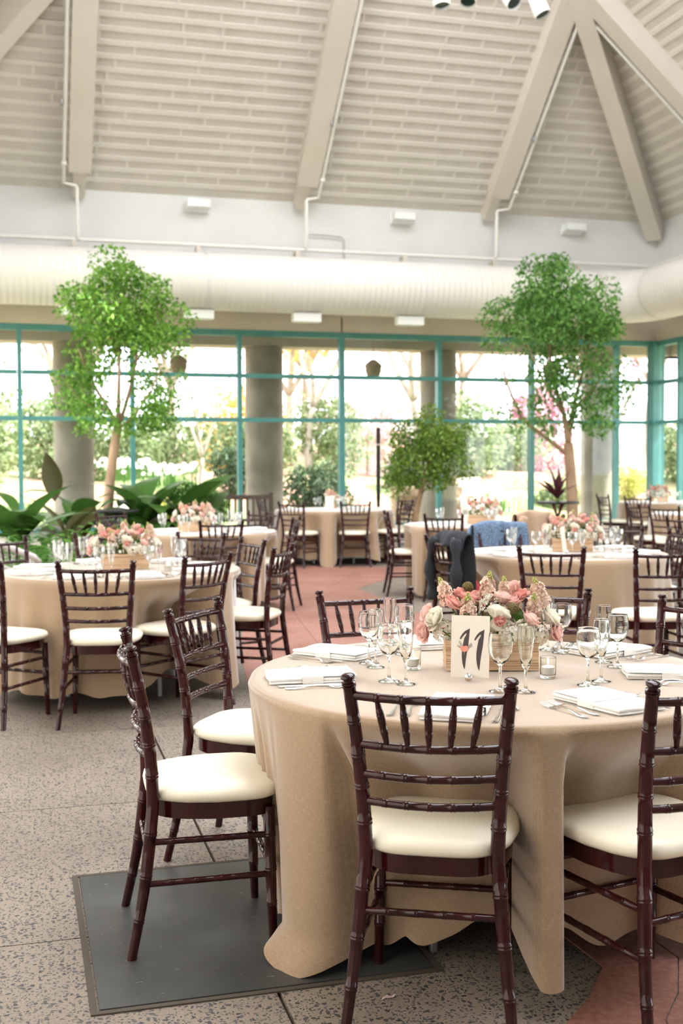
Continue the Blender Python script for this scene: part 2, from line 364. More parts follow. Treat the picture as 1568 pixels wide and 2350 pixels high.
# right wall
NE = 24.0
wallr = struct('wall_right', bbox(MB(), SR+.02, SR+.32, -.3, NE, 3.74, 6.1), 'fascia', label='pale plaster upper wall on the right')
link('duct_shade_band', bbox(MB(), SR-.02, SR+.02, 0, NE, 3.74, 4.7).mesh('duct_shade_band', 'soffit'), wallr)  # duct shade painted as a beige strip on the right wall too
link('sill_wall', bbox(MB(), SR, SR+.15, 0, NE, -.05, .3).mesh('sill_wall', 'soffit'), wallr)
NS = [.12] + [.86 + 1.83*k for k in range(13)]
for i, (a, b) in enumerate(zip(NS, NS[1:])):
    w = tag(link('window_%d' % (i+9), bbox(MB(), SR-.04, SR+.1, a, b, 3.64, 3.74).mesh('window_head', 'teal')), 'teal-framed window bay in the right wall, %s from the corner' % ORD[i], None, None, 'structure')
    link('mullion', bbox(MB(), SR-.05, SR+.1, b-.04, b+.04, .3, 3.64).mesh('mullion', 'teal'), w)
    for z in ZB[:3]: link('transom', bbox(MB(), SR-.03, SR+.09, a+.04, b-.04, z-.035, z+.035).mesh('transom', 'teal'), w)
    for z0, z1 in zip(ZB, ZB[1:]):
        link('pane', bbox(MB(), SR+.03, SR+.036, a+.03, b-.03, z0+.03, z1-.03).mesh('pane', 'pane'), w)

# ---- roof
def RA(s, n, d=0): return B(s, n, ZE + TAN*n) + (N*ST - Z*CT) * d          # on plane A, d below the deck
AP = (SR + SL)/2; TA = (SR - SL)/2
def slab(pts, up):
    mb = MB(); n = len(pts); mb.add([p for p in pts] + [p + up for p in pts], [tuple(range(n)), tuple(range(2*n-1, n-1, -1))] + [(i, n+i, n+(i+1) % n, (i+1) % n) for i in range(n)]); return mb
TK = 4.3      # the slopes stop at an unseen open ridge skylight, sized to light the tables
def RP(side, t_, n): return B((SR - t_) if side > 0 else (SL + t_), n, ZE + TAN*t_)
ceil = struct('ceiling', slab([B(SL-.6, -.6, ZE-.6*TAN), B(SR+.6, -.6, ZE-.6*TAN), B(SR-TK, TK, ZE+TK*TAN), B(SL+TK, TK, ZE+TK*TAN)], Z*.2), 'deck', label='pitched board ceiling with pale battens')
link('ceiling_slope', slab([RP(1, -.6, -.6), RP(1, -.6, NE), RP(1, TK, NE), RP(1, TK, TK)], Z*.2).mesh('ceiling_slope', 'deck'), ceil)
link('ceiling_slope', slab([RP(-1, -.6, NE), RP(-1, -.6, -.6), RP(-1, TK, TK), RP(-1, TK, NE)], Z*.2).mesh('ceiling_slope', 'deck'), ceil)
NSK = 21.5
link('skylight_lid', bbox(MB(), SL+TK-.1, SR-TK+.1, NSK, NE, ZE+TK*TAN, ZE+TK*TAN+.2).mesh('skylight_lid', 'deck'), ceil)  # unseen lid added to limit skylight on the camera-facing cloth sides
for k in range(6):
    n = TK + .05 + (NSK-TK-.1)*k/5
    link('skylight_bar', bbox(MB(), SL+TK, SR-TK, n-.05, n+.05, ZE+TK*TAN, ZE+TK*TAN+.15).mesh('skylight_bar', 'beam'), ceil)
struct('wall_front', bbox(MB(), SL-.3, SR+.3, NE, NE+.3, -.05, 10.0), 'plainwall', label='plain wall behind the camera')
wl_ = struct('wall_left', bbox(MB(), SL-.32, SL-.02, -.3, NE, 3.74, 6.1), 'fascia', label='pale upper wall on the left, outside the picture')
link('light_block_wall', bbox(MB(), SL-.3, SL, 9, NE, -.05, 3.74).mesh('light_block_wall', 'plainwall'), wl_)  # unseen solid stretch added to block light from the left front
for k in range(5): link('mullion', bbox(MB(), SL-.1, SL+.05, .86+1.83*k-.04, .86+1.83*k+.04, 0, 3.74).mesh('mullion', 'teal'), wl_)
RS = [-4.5, -.75, 2.75]
dA = (N*CT + Z*ST); nA = (N*ST - Z*CT)
dB = (-W*CT + Z*ST); nB = (-W*ST - Z*CT)
rng = random.Random(4)
PIT = .166
def batten(c, ax, half, name='batten'): link(name, MB().obox(c, ax, half).mesh(name, 'batten'), ceil)
for k in range(22):
    n = .14 + PIT*k
    for a, b in ((SL, RS[0]), (RS[0], RS[1]), (RS[1], RS[2]), (RS[2], SR)):
        a2, b2 = max(a, SL+n), min(b, SR-n)
        if b2 - a2 < .3: continue
        batten(RA((a2+b2)/2, n, .008), (W, dA, nA), ((b2-a2)/2, .040, .009))
        x = a2 + rng.uniform(.2, .9)
        while x < b2 - .15 and k < 19 and x > -6.4:
            batten(RA(x, n + PIT/2, .006), (W, dA, nA), (.022, PIT/2*math.sqrt(1+TAN*TAN)-.040, .007), 'cross_batten')
            x += rng.uniform(.5, 1.35)
for k in range(22):
    tt = .14 + PIT*k
    for a, b in ((tt, 3.5), (3.5, 7.07)) if tt < 4.2 else ():
        if b - a < .3: continue
        for lead, (wd_, dep) in (('batten', (.040, .009)),):
            batten(B(SR-tt, (max(a, tt)+b)/2, ZE+TAN*tt) + nB*.008, (N, dB, nB), ((b-max(a, tt))/2, wd_, dep))
def rafter(p0, p1, side, down, wid, dep, name='rafter', drop=.0):
    ax = (p1-p0).normalized(); L = (p1-p0).length
    mb = MB().obox((p0+p1)/2 + down*(dep/2+drop), (ax, side, down), (L/2, wid/2, dep/2))
    return link(name, mb.mesh(name, 'beam'), ceil)
for s, nt in ((RS[0], 3.4), (RS[1], 4.25), (RS[2], 3.5)):
    rafter(RA(s, .38), RA(s, nt), W, nA, .29, .30)
    rafter(RA(s, -.02), RA(s, .4), W, nA, .2, .22, 'rafter_foot')
    rafter(RA(s, .40, .30), RA(s, nt, .30), W, nA, .36, .035, 'rafter_flange')
rafter(B(SR, 3.5, ZE), B(SR-3.5, 3.5, ZE+TAN*3.5), N, nB, .29, .30)
rafter(B(SR, 3.5, ZE)+nB*.3, B(SR-3.5, 3.5, ZE+TAN*3.5)+nB*.3, N, nB, .36, .035, 'rafter_flange')
for sx, sg in ((SR, -1), (SL, 1)):
    h0, h1 = B(sx, 0, ZE), B(sx + sg*TK, TK, ZE+TAN*TK); ax = (h1-h0).normalized(); sd_ = ax.cross(Z).normalized(); dn = sd_.cross(ax).normalized()
    if dn.z > 0: dn = -dn
    rafter(h0, h1, sd_, dn, .30, .46, 'hip_beam')
# sprinkler pipes: along the rafters, down the wall, along the wall
def pipe(name, pts, r, label, mt='white', cat='pipe'):
    return tag(link(name, MB().tube(pts, r, 10).mesh(name, mt, True)), label, cat, 'sprinkler pipes under the roof')
desc = ['leftmost', 'middle', 'right']
for i, (s, off, n1) in enumerate(((RS[0], -.25, 3.3), (RS[1], .24, 4.2), (RS[2], .27, 3.0))):
    pp = pipe('sprinkler_pipe', [RA(s+off, n1, .30), RA(s+off, 1.5, .30), RA(s+off, .45, .30), B(s+off, .42, 5.98), B(s+off*.2, .40, 5.94), B(s+off*.15, .40, 5.9), B(s+off*.15, .38, 5.2), B(s+off*.15, .33, 5.12)], .03, 'white sprinkler pipe running down beside the %s rafter to the wall rail' % desc[i])
    link('pipe_clamp', MB().lathe([(.032, -.03), (.05, -.03), (.05, .03), (.032, .03)], 12).mesh('pipe_clamp', 'white'), pp, RA(s+off, .5, .30))
    sp_ = link('sprinkler_head', MB().lathe([(.0, -.09), (.035, -.085), (.012, -.07), (.02, -.03), (.02, .0)], 10).mesh('sprinkler_head', 'steel', True), pp, RA(s+off-.06, 1.35, .33))
pipe('sprinkler_pipe', [B(SR-t_, 3.2, ZE+TAN*t_)+nB*.3 for t_ in (.4, 1.5, 3.0)], .03, 'white sprinkler pipe beside the rafter on the right slope')
pipe('conduit', [B(-.62, .05, 5.42), B(-.3, .05, 5.42), B(0, .05, 5.40), B(.05, .05, 5.34), B(.05, .05, 4.85)], .012, 'thin grey conduit bending down the pale wall', 'rail')
rl = tag(link('wall_rail', MB().tube([B(-7.6, .3, 5.1), B(0, .3, 5.1), B(SR-.3, .3, 5.1), B(SR-.3, 3, 5.1), B(SR-.3, 8, 5.1)], .032, 10).mesh('wall_rail', 'white')), 'long white pipe rail running along the wall above the duct', 'rail')
for s in (-6.4, -4.59, -2.56, -.85, 1.09, 2.8, 4.47):
    link('bracket', MB().obox(B(s, .17, 5.06), (W, N, Z), (.02, .16, .03)).obox(B(s, .3, 5.03), (W, N, Z), (.035, .03, .06)).mesh('bracket', 'beam'), rl)
# ---- the big round duct
DR, DZ, DN_ = .465, 4.40, .9
du = empty('air_duct', B(0, DN_, DZ)); tag(du, 'long round white ventilation duct hung along the window wall', 'duct')
def dsec(pts, name='duct_section', r=DR):
    mb = MB(); inv = -B(0, DN_, DZ); P = [p + inv for p in pts]; n = 40
    mb.tube(P, r, n, False); L = 0; uv = []
    for i, p in enumerate(P):
        if i: L += (P[i]-P[i-1]).length
        uv += [(L, k/n) for k in range(n)]
    mb.uv = uv; o = link(name, mb.mesh(name, 'duct', 'all'), du); return o
cuts = [-8.0, -6.3, -4.42, -2.55, -.72, 1.16, 3.0, 4.55]
for a, b in zip(cuts, cuts[1:]):
    dsec([B(a + (b-a)*q/6, DN_, DZ) for q in range(7)]); dsec([B(b-.012, DN_, DZ), B(b+.012, DN_, DZ)], 'duct_band', DR+.008)
ce = (SR - DN_ - .8, DN_ + .8)
dsec([B(4.55, DN_, DZ)] + [B(ce[0] + .8*math.sin(a), ce[1] - .8*math.cos(a), DZ) for a in [R_(x) for x in range(0, 91, 15)]], 'duct_elbow')
dsec([B(SR-DN_, DN_+.788, DZ), B(SR-DN_, DN_+.812, DZ)], 'duct_band', DR+.008)
dsec([B(SR-DN_, DN_+.8+q, DZ) for q in (0, 2, 4, 6)])
# lamp boxes under the duct and on the wall
bm_ = MB().box(-.235, .235, -.09, .09, -.07, .07).mesh('housing', 'spot_white'); 
for i, s in enumerate((-4.63, -2.66, -.86, .95, 4.52)):
    o = empty('hanging_light_box', B(s, DN_+.05, 3.86), R_(15.5)); tag(o, 'white box light hanging under the duct, %s from the left' % ORD[i], 'light', 'box lights under the duct')
    link('housing', bm_, o); link('hanger', MB().box(-.006, .006, -.006, .006, .07, .13).mesh('hanger', 'rail'), o)
    link('lens', MB().box(-.2, .2, -.07, .07, -.078, -.07).mesh('lens', 'white'), o)
wb_ = MB().add([(-.19, 0, -.06), (.19, 0, -.06), (.19, 0, .10), (-.19, 0, .10), (-.19, -.24, -.02), (.19, -.24, -.02), (.19, -.24, .10), (-.19, -.24, .10)],
               [(0, 1, 2, 3), (4, 7, 6, 5), (0, 4, 5, 1), (3, 2, 6, 7), (0, 3, 7, 4), (1, 5, 6, 2)]).mesh('wall_uplight', 'spot_white')
for i, (s, z) in enumerate(((-2.53, 5.78), (1.12, 5.76), (4.45, 5.74))):
    o = link('wall_uplight', wb_, None, B(s, .0, z), R_(15.5)); tag(o, 'white wedge-shaped uplight on the pale upper wall, %s from the left' % ORD[i], 'light', 'uplights on the upper wall')
    link('backplate', MB().box(-.21, .21, -.015, 0, -.08, .12).mesh('backplate', 'spot_white'), o)
# stage spots hanging from a bar
bar = tag(link('light_bar', MB().tube([(1.0, 15.0, 7.72), (2.9, 15.0, 7.72)], .025, 8).mesh('light_bar', 'white')), 'white pipe carrying the four spotlights overhead', 'light bar')
for x in (1.2, 2.7): link('hanger_rod', MB().tube([(x, 15, 7.72), (x, 15.02, 9.9)], .012, 6).mesh('hanger_rod', 'white'), bar)
sh = MB().lathe([(0, .17), (.06, .17), (.085, .14), (.09, .06), (.10, .05), (.10, .02), (.09, .0), (.105, -.01), (.108, -.15), (.098, -.15), (.095, -.10), (0, -.10)], 22).mesh('lamp_can', 'spot_white', True)
sl_ = MB().lathe([(.0, -.115), (.096, -.115)], 22).mesh('lens', 'lens')
sy = MB().obox((0, .0, .25), ((1,0,0),(0,1,0),(0,0,1)), (.018, .018, .14)).obox((0, 0, .13), ((1,0,0),(0,1,0),(0,0,1)), (.12, .015, .015)).mesh('yoke', 'rail')
for i, (x, rx_, ry) in enumerate(((1.29, -10, -5), (1.645, -25, 8), (2.16, -32, -28), (2.535, -12, -22))):
    o = empty('spotlight', (x, 15.0, (7.40, 7.42, 7.38, 7.27)[i])); tag(o, 'white stage spotlight at the roof, %s from the left' % ORD[i], 'spotlight', 'spotlights at the top')
    c = link('lamp_can', sh, o); c.rotation_euler = (R_(rx_), R_(ry), 0); link('lens', sl_, c); link('yoke', sy, o)

# ---- outside: eaves, columns, garden
ev = tag(link('trim_2', bbox(MB(), -9, 7.6, -1.35, -.75, 3.55, 3.85).mesh('eaves_beam', 'soffit')), 'beige beam outside carried by the round columns', None, None, 'structure')
link('eaves_soffit', bbox(MB(), -9, 7.6, -1.6, -.1, 3.85, 3.92).mesh('eaves_soffit', 'soffit'), ev)
link('eaves_beam', bbox(MB(), 7.0, 7.6, -1.35, NE, 3.55, 3.85).mesh('eaves_beam', 'soffit'), ev)  # right-hand eaves added to keep sun off the far right tables
link('eaves_soffit', bbox(MB(), SR+.1, SR+1.7, -1.6, NE, 3.85, 3.92).mesh('eaves_soffit', 'soffit'), ev)  # overhang added with them as a sun stop
cprof = [(.36, -.3), (.36, .1), (.345, .12), (.345, 1.13), (.338, 1.135), (.338, 1.145), (.345, 1.15), (.345, 2.93), (.338, 2.935), (.338, 2.945), (.345, 2.95), (.345, 3.56)]
cm_ = MB().lathe(cprof, 40).mesh('concrete_column', 'concrete', True)
for i, s in enumerate((-4.58, -1.18, 2.2, 5.58)):
    o = link('concrete_column', cm_, None, B(s, -1.02, 0)); o.rotation_euler = (0, 0, i*1.3)
    tag(o, 'round grey concrete column outside the windows, %s from the left' % ORD[i], 'column', 'columns outside the windows')
def gz(s, n):
    return 1.15*smooth01((-n-2.6)/6.0) + 1.2*smooth01((-n-12)/14) + .12*math.sin(s*.9+n*.5)*smooth01((-n-2)/4)
mb = MB(); gs = [-40 + i*1.4 for i in range(66)]; gn = [-1.4 - .7*j*(1+j*.012) for j in range(46)]
for n in gn:
    for s in gs: mb.v.append(tuple(B(s, n, gz(s, n) - .03)))
k = len(gs)
for j in range(len(gn)-1):
    for i in range(k-1): mb.f.append((j*k+i, j*k+i+1, (j+1)*k+i+1, (j+1)*k+i))
m = M['mulch']
gr = struct('garden_ground', mb, 'mulch', 'all', 'pinkish brown garden bank beyond the windows')
gp = struct('ground', MB().lathe([(0, -.21), (120, -.21)], 48, (0, 0, 0)), 'grass', label='wide ground around the building')
link('terrace', bbox(MB(), -12, 12, -2.4, -.1, -.2, -.03).mesh('terrace', 'concrete'), gr)
# ================================================================ CHAIRS
def catmull(pts, m):
    P = [Vector(p) for p in pts]; out = []
    for i in range(len(P)-1):
        a, b, c, d = P[max(i-1, 0)], P[i], P[i+1], P[min(i+2, len(P)-1)]
        for q in range(m):
            t = q/m; out.append(.5*((2*b) + (c-a)*t + (2*a-5*b+4*c-d)*t*t + (3*b-a-3*c+d)*t**3))
    out.append(P[-1]); return out
def bamboo(path, r0, rings, n=12, ends=None, taper=None, head=None):
    """tube along path with double bamboo rings at the given fractions of its length"""
    P = [Vector(p) for p in path]; D = [0]
    for a, b in zip(P, P[1:]): D.append(D[-1] + (b-a).length)
    L = D[-1]
    def pos(d):
        d = max(0, min(L, d))
        for i in range(len(D)-1):
            if d <= D[i+1]: return P[i].lerp(P[i+1], (d-D[i])/max(1e-9, D[i+1]-D[i]))
        return P[-1]
    def rad(d):
        if taper: return r0*taper(d/L)
        return r0
    st = {}
    for d in D: st[round(d, 5)] = 1.0
    for f in rings:
        c = f*L
        for dd, k in ((-.0075, 1), (-.006, 1.09), (-.003, 1.09), (0, 1.0), (.003, 1.09), (.006, 1.09), (.0075, 1)):
            if 0 < c+dd < L:
                for key in [x for x in st if abs(x-(c+dd)) < .0012]: del st[key]
                st[round(c+dd, 5)] = k
    ds = sorted(st); pts = [pos(d) for d in ds]; rr = [rad(d)*st[d] for d in ds]
    if head:
        ax = (P[-1]-P[-2]).normalized()
        for dz, r in head: pts.append(P[-1] + ax*dz); rr.append(r)
    return MB().tube(pts, rr, n)
CH = []
for sg in (1, -1):
    path = catmull([(sg*.212, -.245, 0), (sg*.190, -.205, .2), (sg*.172, -.180, .40), (sg*.168, -.176, .47), (sg*.174, -.183, .60), (sg*.187, -.204, .75), (sg*.200, -.232, .885)], 4)
    tp = lambda u: .80 + .26*smooth01(u/.4) - .12*smooth01((u-.6)/.4)
    hd = [(.002, .0185), (.006, .0185), (.008, .0155), (.010, .0185), (.014, .0185), (.016, .0125), (.022, .0125), (.026, .0185), (.031, .019), (.034, .016), (.0365, .006)]
    CH.append(('back_post', bamboo(path, .0175, (.13, .27, .41, .60, .705, .80, .9), 14, taper=tp, head=hd).mesh('back_post', 'mahogany', 50)))
    path = [(sg*.186, .178, 0), (sg*.180, .172, .2), (sg*.176, .168, .42)]
    CH.append(('front_leg', bamboo(path, .0175, (.3, .55, .8), 12, taper=lambda u: .72 + .3*smooth01(u/.6)).mesh('front_leg', 'mahogany', 50)))
def rail_path(z, hw, y, bow): return [(hw*x, y - bow*(1-x*x), z - .004*(1-x*x)) for x in [-1+i/5 for i in range(11)]]
nodes5 = (.17, .335, .5, .665, .83)
CH.append(('top_rail', bamboo(rail_path(.866, .196, -.228, .030), .0112, nodes5, 10).mesh('top_rail', 'mahogany', 50)))
for z, hw, y in ((.738, .186, -.201), (.660, .179, -.191), (.588, .173, -.182)):
    CH.append(('back_rail', bamboo(rail_path(z, hw, y, .028), .0108, nodes5, 10).mesh('back_rail', 'mahogany', 50)))
for f in nodes5:
    x = -1 + 2*f; xt, xb = x*.196, x*.186*.86
    a = (xb, -.201-.028*(1-x*x), .735); b = (xt, -.228-.030*(1-x*x), .864)
    CH.append(('spindle', bamboo([Vector(a).lerp(Vector(b), q/6) for q in range(7)], .0098, (.3, .68), 9, taper=lambda u: .55+.5*math.sin(math.pi*min(1, max(0, u)))).mesh('spindle', 'mahogany', 50)))
n4 = (.2, .4, .6, .8)
for sg in (1, -1):
    for z, yr, xr in ((.335, -.190, .178), (.215, -.203, .188)):
        CH.append(('stretcher', bamboo([(sg*xr, yr, z), (sg*(xr+.18)/2, 0, z), (sg*.18, .172, z)], .0095, n4, 9).mesh('stretcher', 'mahogany', 50)))
for z in (.36, .245): CH.append(('stretcher', bamboo([(-.178, .171, z), (0, .171, z), (.178, .171, z)], .0095, n4, 9).mesh('stretcher', 'mahogany', 50)))
CH.append(('stretcher', bamboo([(-.182, -.192, .305), (0, -.192, .305), (.182, -.192, .305)], .0095, n4, 9).mesh('stretcher', 'mahogany', 50)))
def seat_outline(g, n=40):
    out = []
    for k in range(n):
        w = 2*math.pi*k/n; c, s_ = math.cos(w), math.sin(w); e = .42
        x = math.copysign(abs(c)**e, c); y = math.copysign(abs(s_)**e, s_)
        yy = .010 + (.190+g)*y; hw = (.205 if y > 0 else .205 - .045*(-y)**1.3) + g
        if y < -.2: hw = .205 + g - .05*((-y-.2)/.8)
        out.append((hw*x, yy))
    return out
fb = MB(); o1, o2 = seat_outline(-.006), seat_outline(-.03); nn_ = len(o1)
for ol, z in ((o1, .398), (o1, .445), (o2, .445), (o2, .398)): fb.v += [(x, y, z) for x, y in ol]
for a in range(4):
    for k in range(nn_): fb.f.append((a*nn_+k, a*nn_+(k+1) % nn_, ((a+1) % 4)*nn_+(k+1) % nn_, ((a+1) % 4)*nn_+k))
CH.append(('seat_frame', fb.mesh('seat_frame', 'mahogany', 40)))
cb = MB(); prof = [(-.03, .446, 0), (-.004, .447, 0), (.008, .455, 0), (.013, .467, 0), (.010, .480, 0), (.0, .490, 0), (-.02, .4965, 0), (-.06, .502, 0), (-.10, .505, 0), (-.13, .506, 0)]
for g, z, _ in prof: cb.v += [(x, y, z) for x, y in seat_outline(g)]
for a in range(len(prof)-1):
    for k in range(nn_): cb.f.append((a*nn_+k, a*nn_+(k+1) % nn_, (a+1)*nn_+(k+1) % nn_, (a+1)*nn_+k))
cb.f += [tuple(range(nn_-1, -1, -1)), tuple((len(prof)-1)*nn_+k for k in range(nn_))]
CH.append(('seat_cushion', cb.mesh('seat_cushion', 'cushion', 'all')))
def chair(mid, face, label, group='dark bamboo-style chairs at the round tables', z=0):
    """mid: point between the two post tops, face: compass direction the sitter would look (degrees from +X)"""
    a = R_(face); org = (mid[0] + .232*math.cos(a), mid[1] + .232*math.sin(a))
    o = empty('banquet_chair', (org[0], org[1], z), a - math.pi/2); tag(o, label, 'chair', group)
    for nm, me in CH: link(nm, me, o)
    return (org, a)

# ================================================================ TABLES AND CLOTHS
def angd(a, b): return (a-b+math.pi) % (2*math.pi) - math.pi
def table(c, R, chairs, label, clabel, hem=.09, seed=1, nphi=220, nz=26, folds=(), wav=.05, flare=.02, pool=()):
    r = random.Random(seed)
    t = empty('banquet_table', (c[0], c[1], 0)); tag(t, label, 'table', 'round tables under burlap cloths')
    link('table_top', MB().lathe([(0, .728), (R-.03, .728), (R-.012, .734), (R-.012, .748), (R-.03, .754), (0, .754)], 48).mesh('table_top', 'bench', 30), t)
    for k in range(4):
        a = R_(45 + 90*k + (15 if seed == 1 else 0)); lg = MB().tube([(.405*math.cos(a), .405*math.sin(a), 0), (.39*math.cos(a), .39*math.sin(a), .73)], .013, 10)
        link('table_leg', lg.mesh('table_leg', 'steel', True), t)
    ph = [r.uniform(0, 6.28) for _ in range(5)]; top = .765
    ch = []
    for (ox, oy), a in chairs:
        ca, sa = math.cos(a - math.pi/2), math.sin(a - math.pi/2); dx, dy = c[0]-ox, c[1]-oy
        ch.append((ca, sa, dx*ca + dy*sa, -dx*sa + dy*ca))           # table centre in the chair's own frame
    def lim(phi, r0):
        out = r0; px_, py_ = math.cos(phi), math.sin(phi)
        for ca, sa, ox, oy in ch:
            lx, ly = px_*ca + py_*sa, -px_*sa + py_*ca
            if ly >= -.05: continue
            r1 = (.212 - oy)/ly; xr = abs(ox + r0*lx)
            if r1 > r0: continue
            k = smooth01((xr - .222)/.06); out = min(out, r1*(1-k) + r0*k)
        return out
    mb = MB(); uv = []
    rings = [.3, .6, .9, .98]
    for q in rings:
        for i in range(nphi):
            p = 2*math.pi*i/nphi; mb.v.append((R*q*math.cos(p), R*q*math.sin(p), top)); uv.append((R*q*math.cos(p), R*q*math.sin(p)))
    for j in range(nz+1):
        u = j/nz
        for i in range(nphi):
            p = 2*math.pi*i/nphi
            wv = (.5*math.sin(7*p+ph[0]) + .35*math.sin(11*p+ph[1]) + .4*math.sin(17*p+ph[2]) + .22*math.sin(29*p+ph[3]))
            fo = sum(amp*math.exp(-(angd(p, R_(fa))/R_(w))**2) for fa, amp, w in folds)
            g0 = smooth01(u*1.4)
            full = R + .012 + (wav*wv + flare + fo)*u
            l = lim(p, R + .012 + (wav*wv + flare + fo))
            push = max(0, R + .012 + (wav*wv+flare+fo) - l)
            ze = hem + .018*math.sin(5*p+ph[4]) + .014*math.sin(13*p+ph[1]) + .22*push - .9*max(0, fo)*.5 + (.075*math.exp(-(angd(p, R_(-83))/R_(14))**2) if seed == 1 else 0)
            ze = max(.006, ze)
            z = top - .004 - (top-ze)*(u**1.0)
            rr = full - push*smooth01((top-z)/.23)
            rr += sum(amp*math.exp(-(angd(p, R_(fa))/R_(w))**2) for fa, amp, w in pool)*smooth01((.11-z)/.11)
            if j == 0: rr, z = R + .003, top - .003
            if j == 1: rr = max(rr, R+.006) if push < .02 else rr
            mb.v.append((rr*math.cos(p), rr*math.sin(p), z)); uv.append((p*R, R + (top-z)))
    nr = len(rings) + nz + 1
    for j in range(nr-1):
        for i in range(nphi):
            i2 = (i+1) % nphi; mb.f.append((j*nphi+i, (j+1)*nphi+i, (j+1)*nphi+i2, j*nphi+i2))
    mb.f.append(tuple(range(nphi))); mb.uv = uv
    me = mb.mesh('tablecloth', 'burlap', 'all')
    o = link('tablecloth', me, None, (c[0], c[1], 0)); tag(o, clabel, 'tablecloth', 'burlap tablecloths'); return o

# ---- who sits where: table centres, radii and chairs
TB = {}
g = 'chairs at the nearest round table'
c1 = [chair((.215, 2.835), 80, 'dark wooden chair in the very front, back to us, before the table number', g),
      chair((-.65, 3.507), 13, 'dark wooden chair seen from its side on the steel floor plate', g),
      chair((-.555, 4.345), -20, 'dark wooden chair just behind the one on the steel plate', g),
      chair((.10, 4.80), -71, 'dark wooden chair across the nearest table, left of the flowers', g),
      chair((.835, 4.86), -106, 'dark wooden chair across the nearest table, half hidden behind the flowers', g),
      chair((1.39, 4.40), -143, 'dark wooden chair cut by the right edge across the nearest table', g),
      chair((.925, 2.857), 118, 'dark wooden chair cut by the lower right edge, back to us', g)]
table((.47, 3.715), .762, c1, 'round banquet table with steel legs under the nearest cloth', 'tan burlap cloth on the nearest round table, falling in deep folds', .05, 1, 480, 44, ((-84, .10, 9), (-119, .06, 5), (-128.5, -.12, 3.6), (-143, .07, 9), (-157, -.05, 3.5), (-163, .03, 3), (-168, -.03, 3), (-174, .03, 3)), .014, -.075, ((-152, .10, 7), (-136, .05, 8), (-120, .04, 5)))
TB[1] = ((.47, 3.715), .762)
g = 'chairs at the left round table'
c2 = [chair((-1.335, 6.245), 94, 'dark chair at the left table, back to us, with a burlap fold beside its leg', g),
      chair((-2.03, 6.31), 67, 'dark chair at the left table cut by the left picture edge, near side', g),
      chair((-.779, 6.70), 146, 'dark chair at the right front of the left table, behind the side-on chair', g),
      chair((-.379, 7.40), 166, 'dark chair turned to us at the right end of the left table, cream seat showing', g),
      chair((-.63, 8.10), -152, 'dark chair at the right back of the left table, tilted away', g),
      chair((-1.077, 8.80), -112, 'dark chair across the left table, right of its flowers', g),
      chair((-1.86, 8.92), -68, 'dark chair across the left table, left of its flowers', g),
      chair((-2.44, 8.31), -35, 'dark chair across the left table before the sloping grey handrail', g)]
table((-1.42, 7.42), .762, c2, 'round banquet table under the cloth of the left table', 'tan burlap cloth on the left round table', .09, 2, 220, 26, ((-108, .05, 6), (-62, .07, 6), (-30, .06, 8)))
TB[2] = ((-1.42, 7.42), .762)
g = 'chairs at the table behind the left one'
c3 = [chair((-1.118, 10.729), 108, 'dark chair in front of the second left table, back to us', g),
      chair((-.45, 11.42), 172, 'dark chair at the right end of the second left table, seen sideways', g),
      chair((-2.52, 12.60), -40, 'dark chair behind the second left table under the small black round table', g),
      chair((-.86, 12.75), -118, 'dark chair across the second left table at its right', g)]
table((-1.41, 11.55), .762, c3, 'round banquet table under the cloth of the second left table', 'tan burlap cloth on the second table on the left', .09, 3, 160, 20)
TB[3] = ((-1.41, 11.55), .762)
g = 'chairs at the far middle table'
c4 = [chair((.192, 15.858), 93, 'dark chair in front of the far middle table, back to us', g),
      chair((-.692, 15.852), 60, 'dark chair at the left front of the far middle table', g),
      chair((-1.20, 17.2), -12, 'dark chair at the left end of the far middle table by the column', g),
      chair((.93, 16.35), 155, 'dark chair at the right front of the far middle table', g),
      chair((1.0, 17.5), -140, 'dark chair at the right back of the far middle table', g)]
table((-.11, 16.9), .86, c4, 'round banquet table under the cloth of the far middle table', 'tan burlap cloth on the far middle table', .06, 4, 160, 20, ((-95, .08, 7), (-40, .07, 7), (-140, .06, 7)))
TB[4] = ((-.11, 16.9), .86)
g = 'chairs at the table behind the right one'
c5 = [chair((1.052, 11.88), 70, 'dark chair in front of the second right table, behind the black jacket', g),
      chair((.49, 12.62), 3, 'dark chair at the left end of the second right table, side on', g),
      chair((1.95, 11.80), 116, 'dark chair at the second right table with a taupe jacket over its back', g)]
table((1.44, 12.7), .762, c5, 'round banquet table under the cloth of the second right table', 'tan burlap cloth on the second table on the right', .07, 5, 160, 20)
TB[5] = ((1.44, 12.7), .762)
g = 'chairs at the right round table'
c6 = [chair((.706, 8.275), 24, 'reddish dark chair at the left of the right table with a black jacket', g),
      chair((1.318, 7.24), 73, 'dark chair in front of the right table, back to us, above the flowers', g),
      chair((2.01, 7.12), 98, 'dark chair in front of the right table, close to the right picture edge', g),
      chair((2.62, 8.95), -175, 'dark chair at the right end of the right table by the picture edge', g),
      chair((2.30, 9.60), -112, 'dark chair across the right table at its right', g),
      chair((1.33, 9.72), -70, 'dark chair across the right table with a blue jacket on its back', g)]
table((1.68, 8.72), .762, c6, 'round banquet table under the cloth of the right table', 'tan burlap cloth on the right round table', .09, 6, 220, 26, ((-75, .06, 7), (-170, .05, 7)))
TB[6] = ((1.68, 8.72), .762)
g = 'chairs at the far right tables'
c7 = [chair((4.62, 18.0), 62, 'dark chair in front of the farthest right table, back to us', g),
      chair((4.30, 19.0), 15, 'dark chair at the left end of the farthest right table beside the column', g)]
table((5.45, 19.45), .762, c7, 'round banquet table under the cloth of the farthest right table', 'tan burlap cloth on the farthest table, right corner', .08, 7, 120, 16)
TB[7] = ((5.45, 19.45), .762)
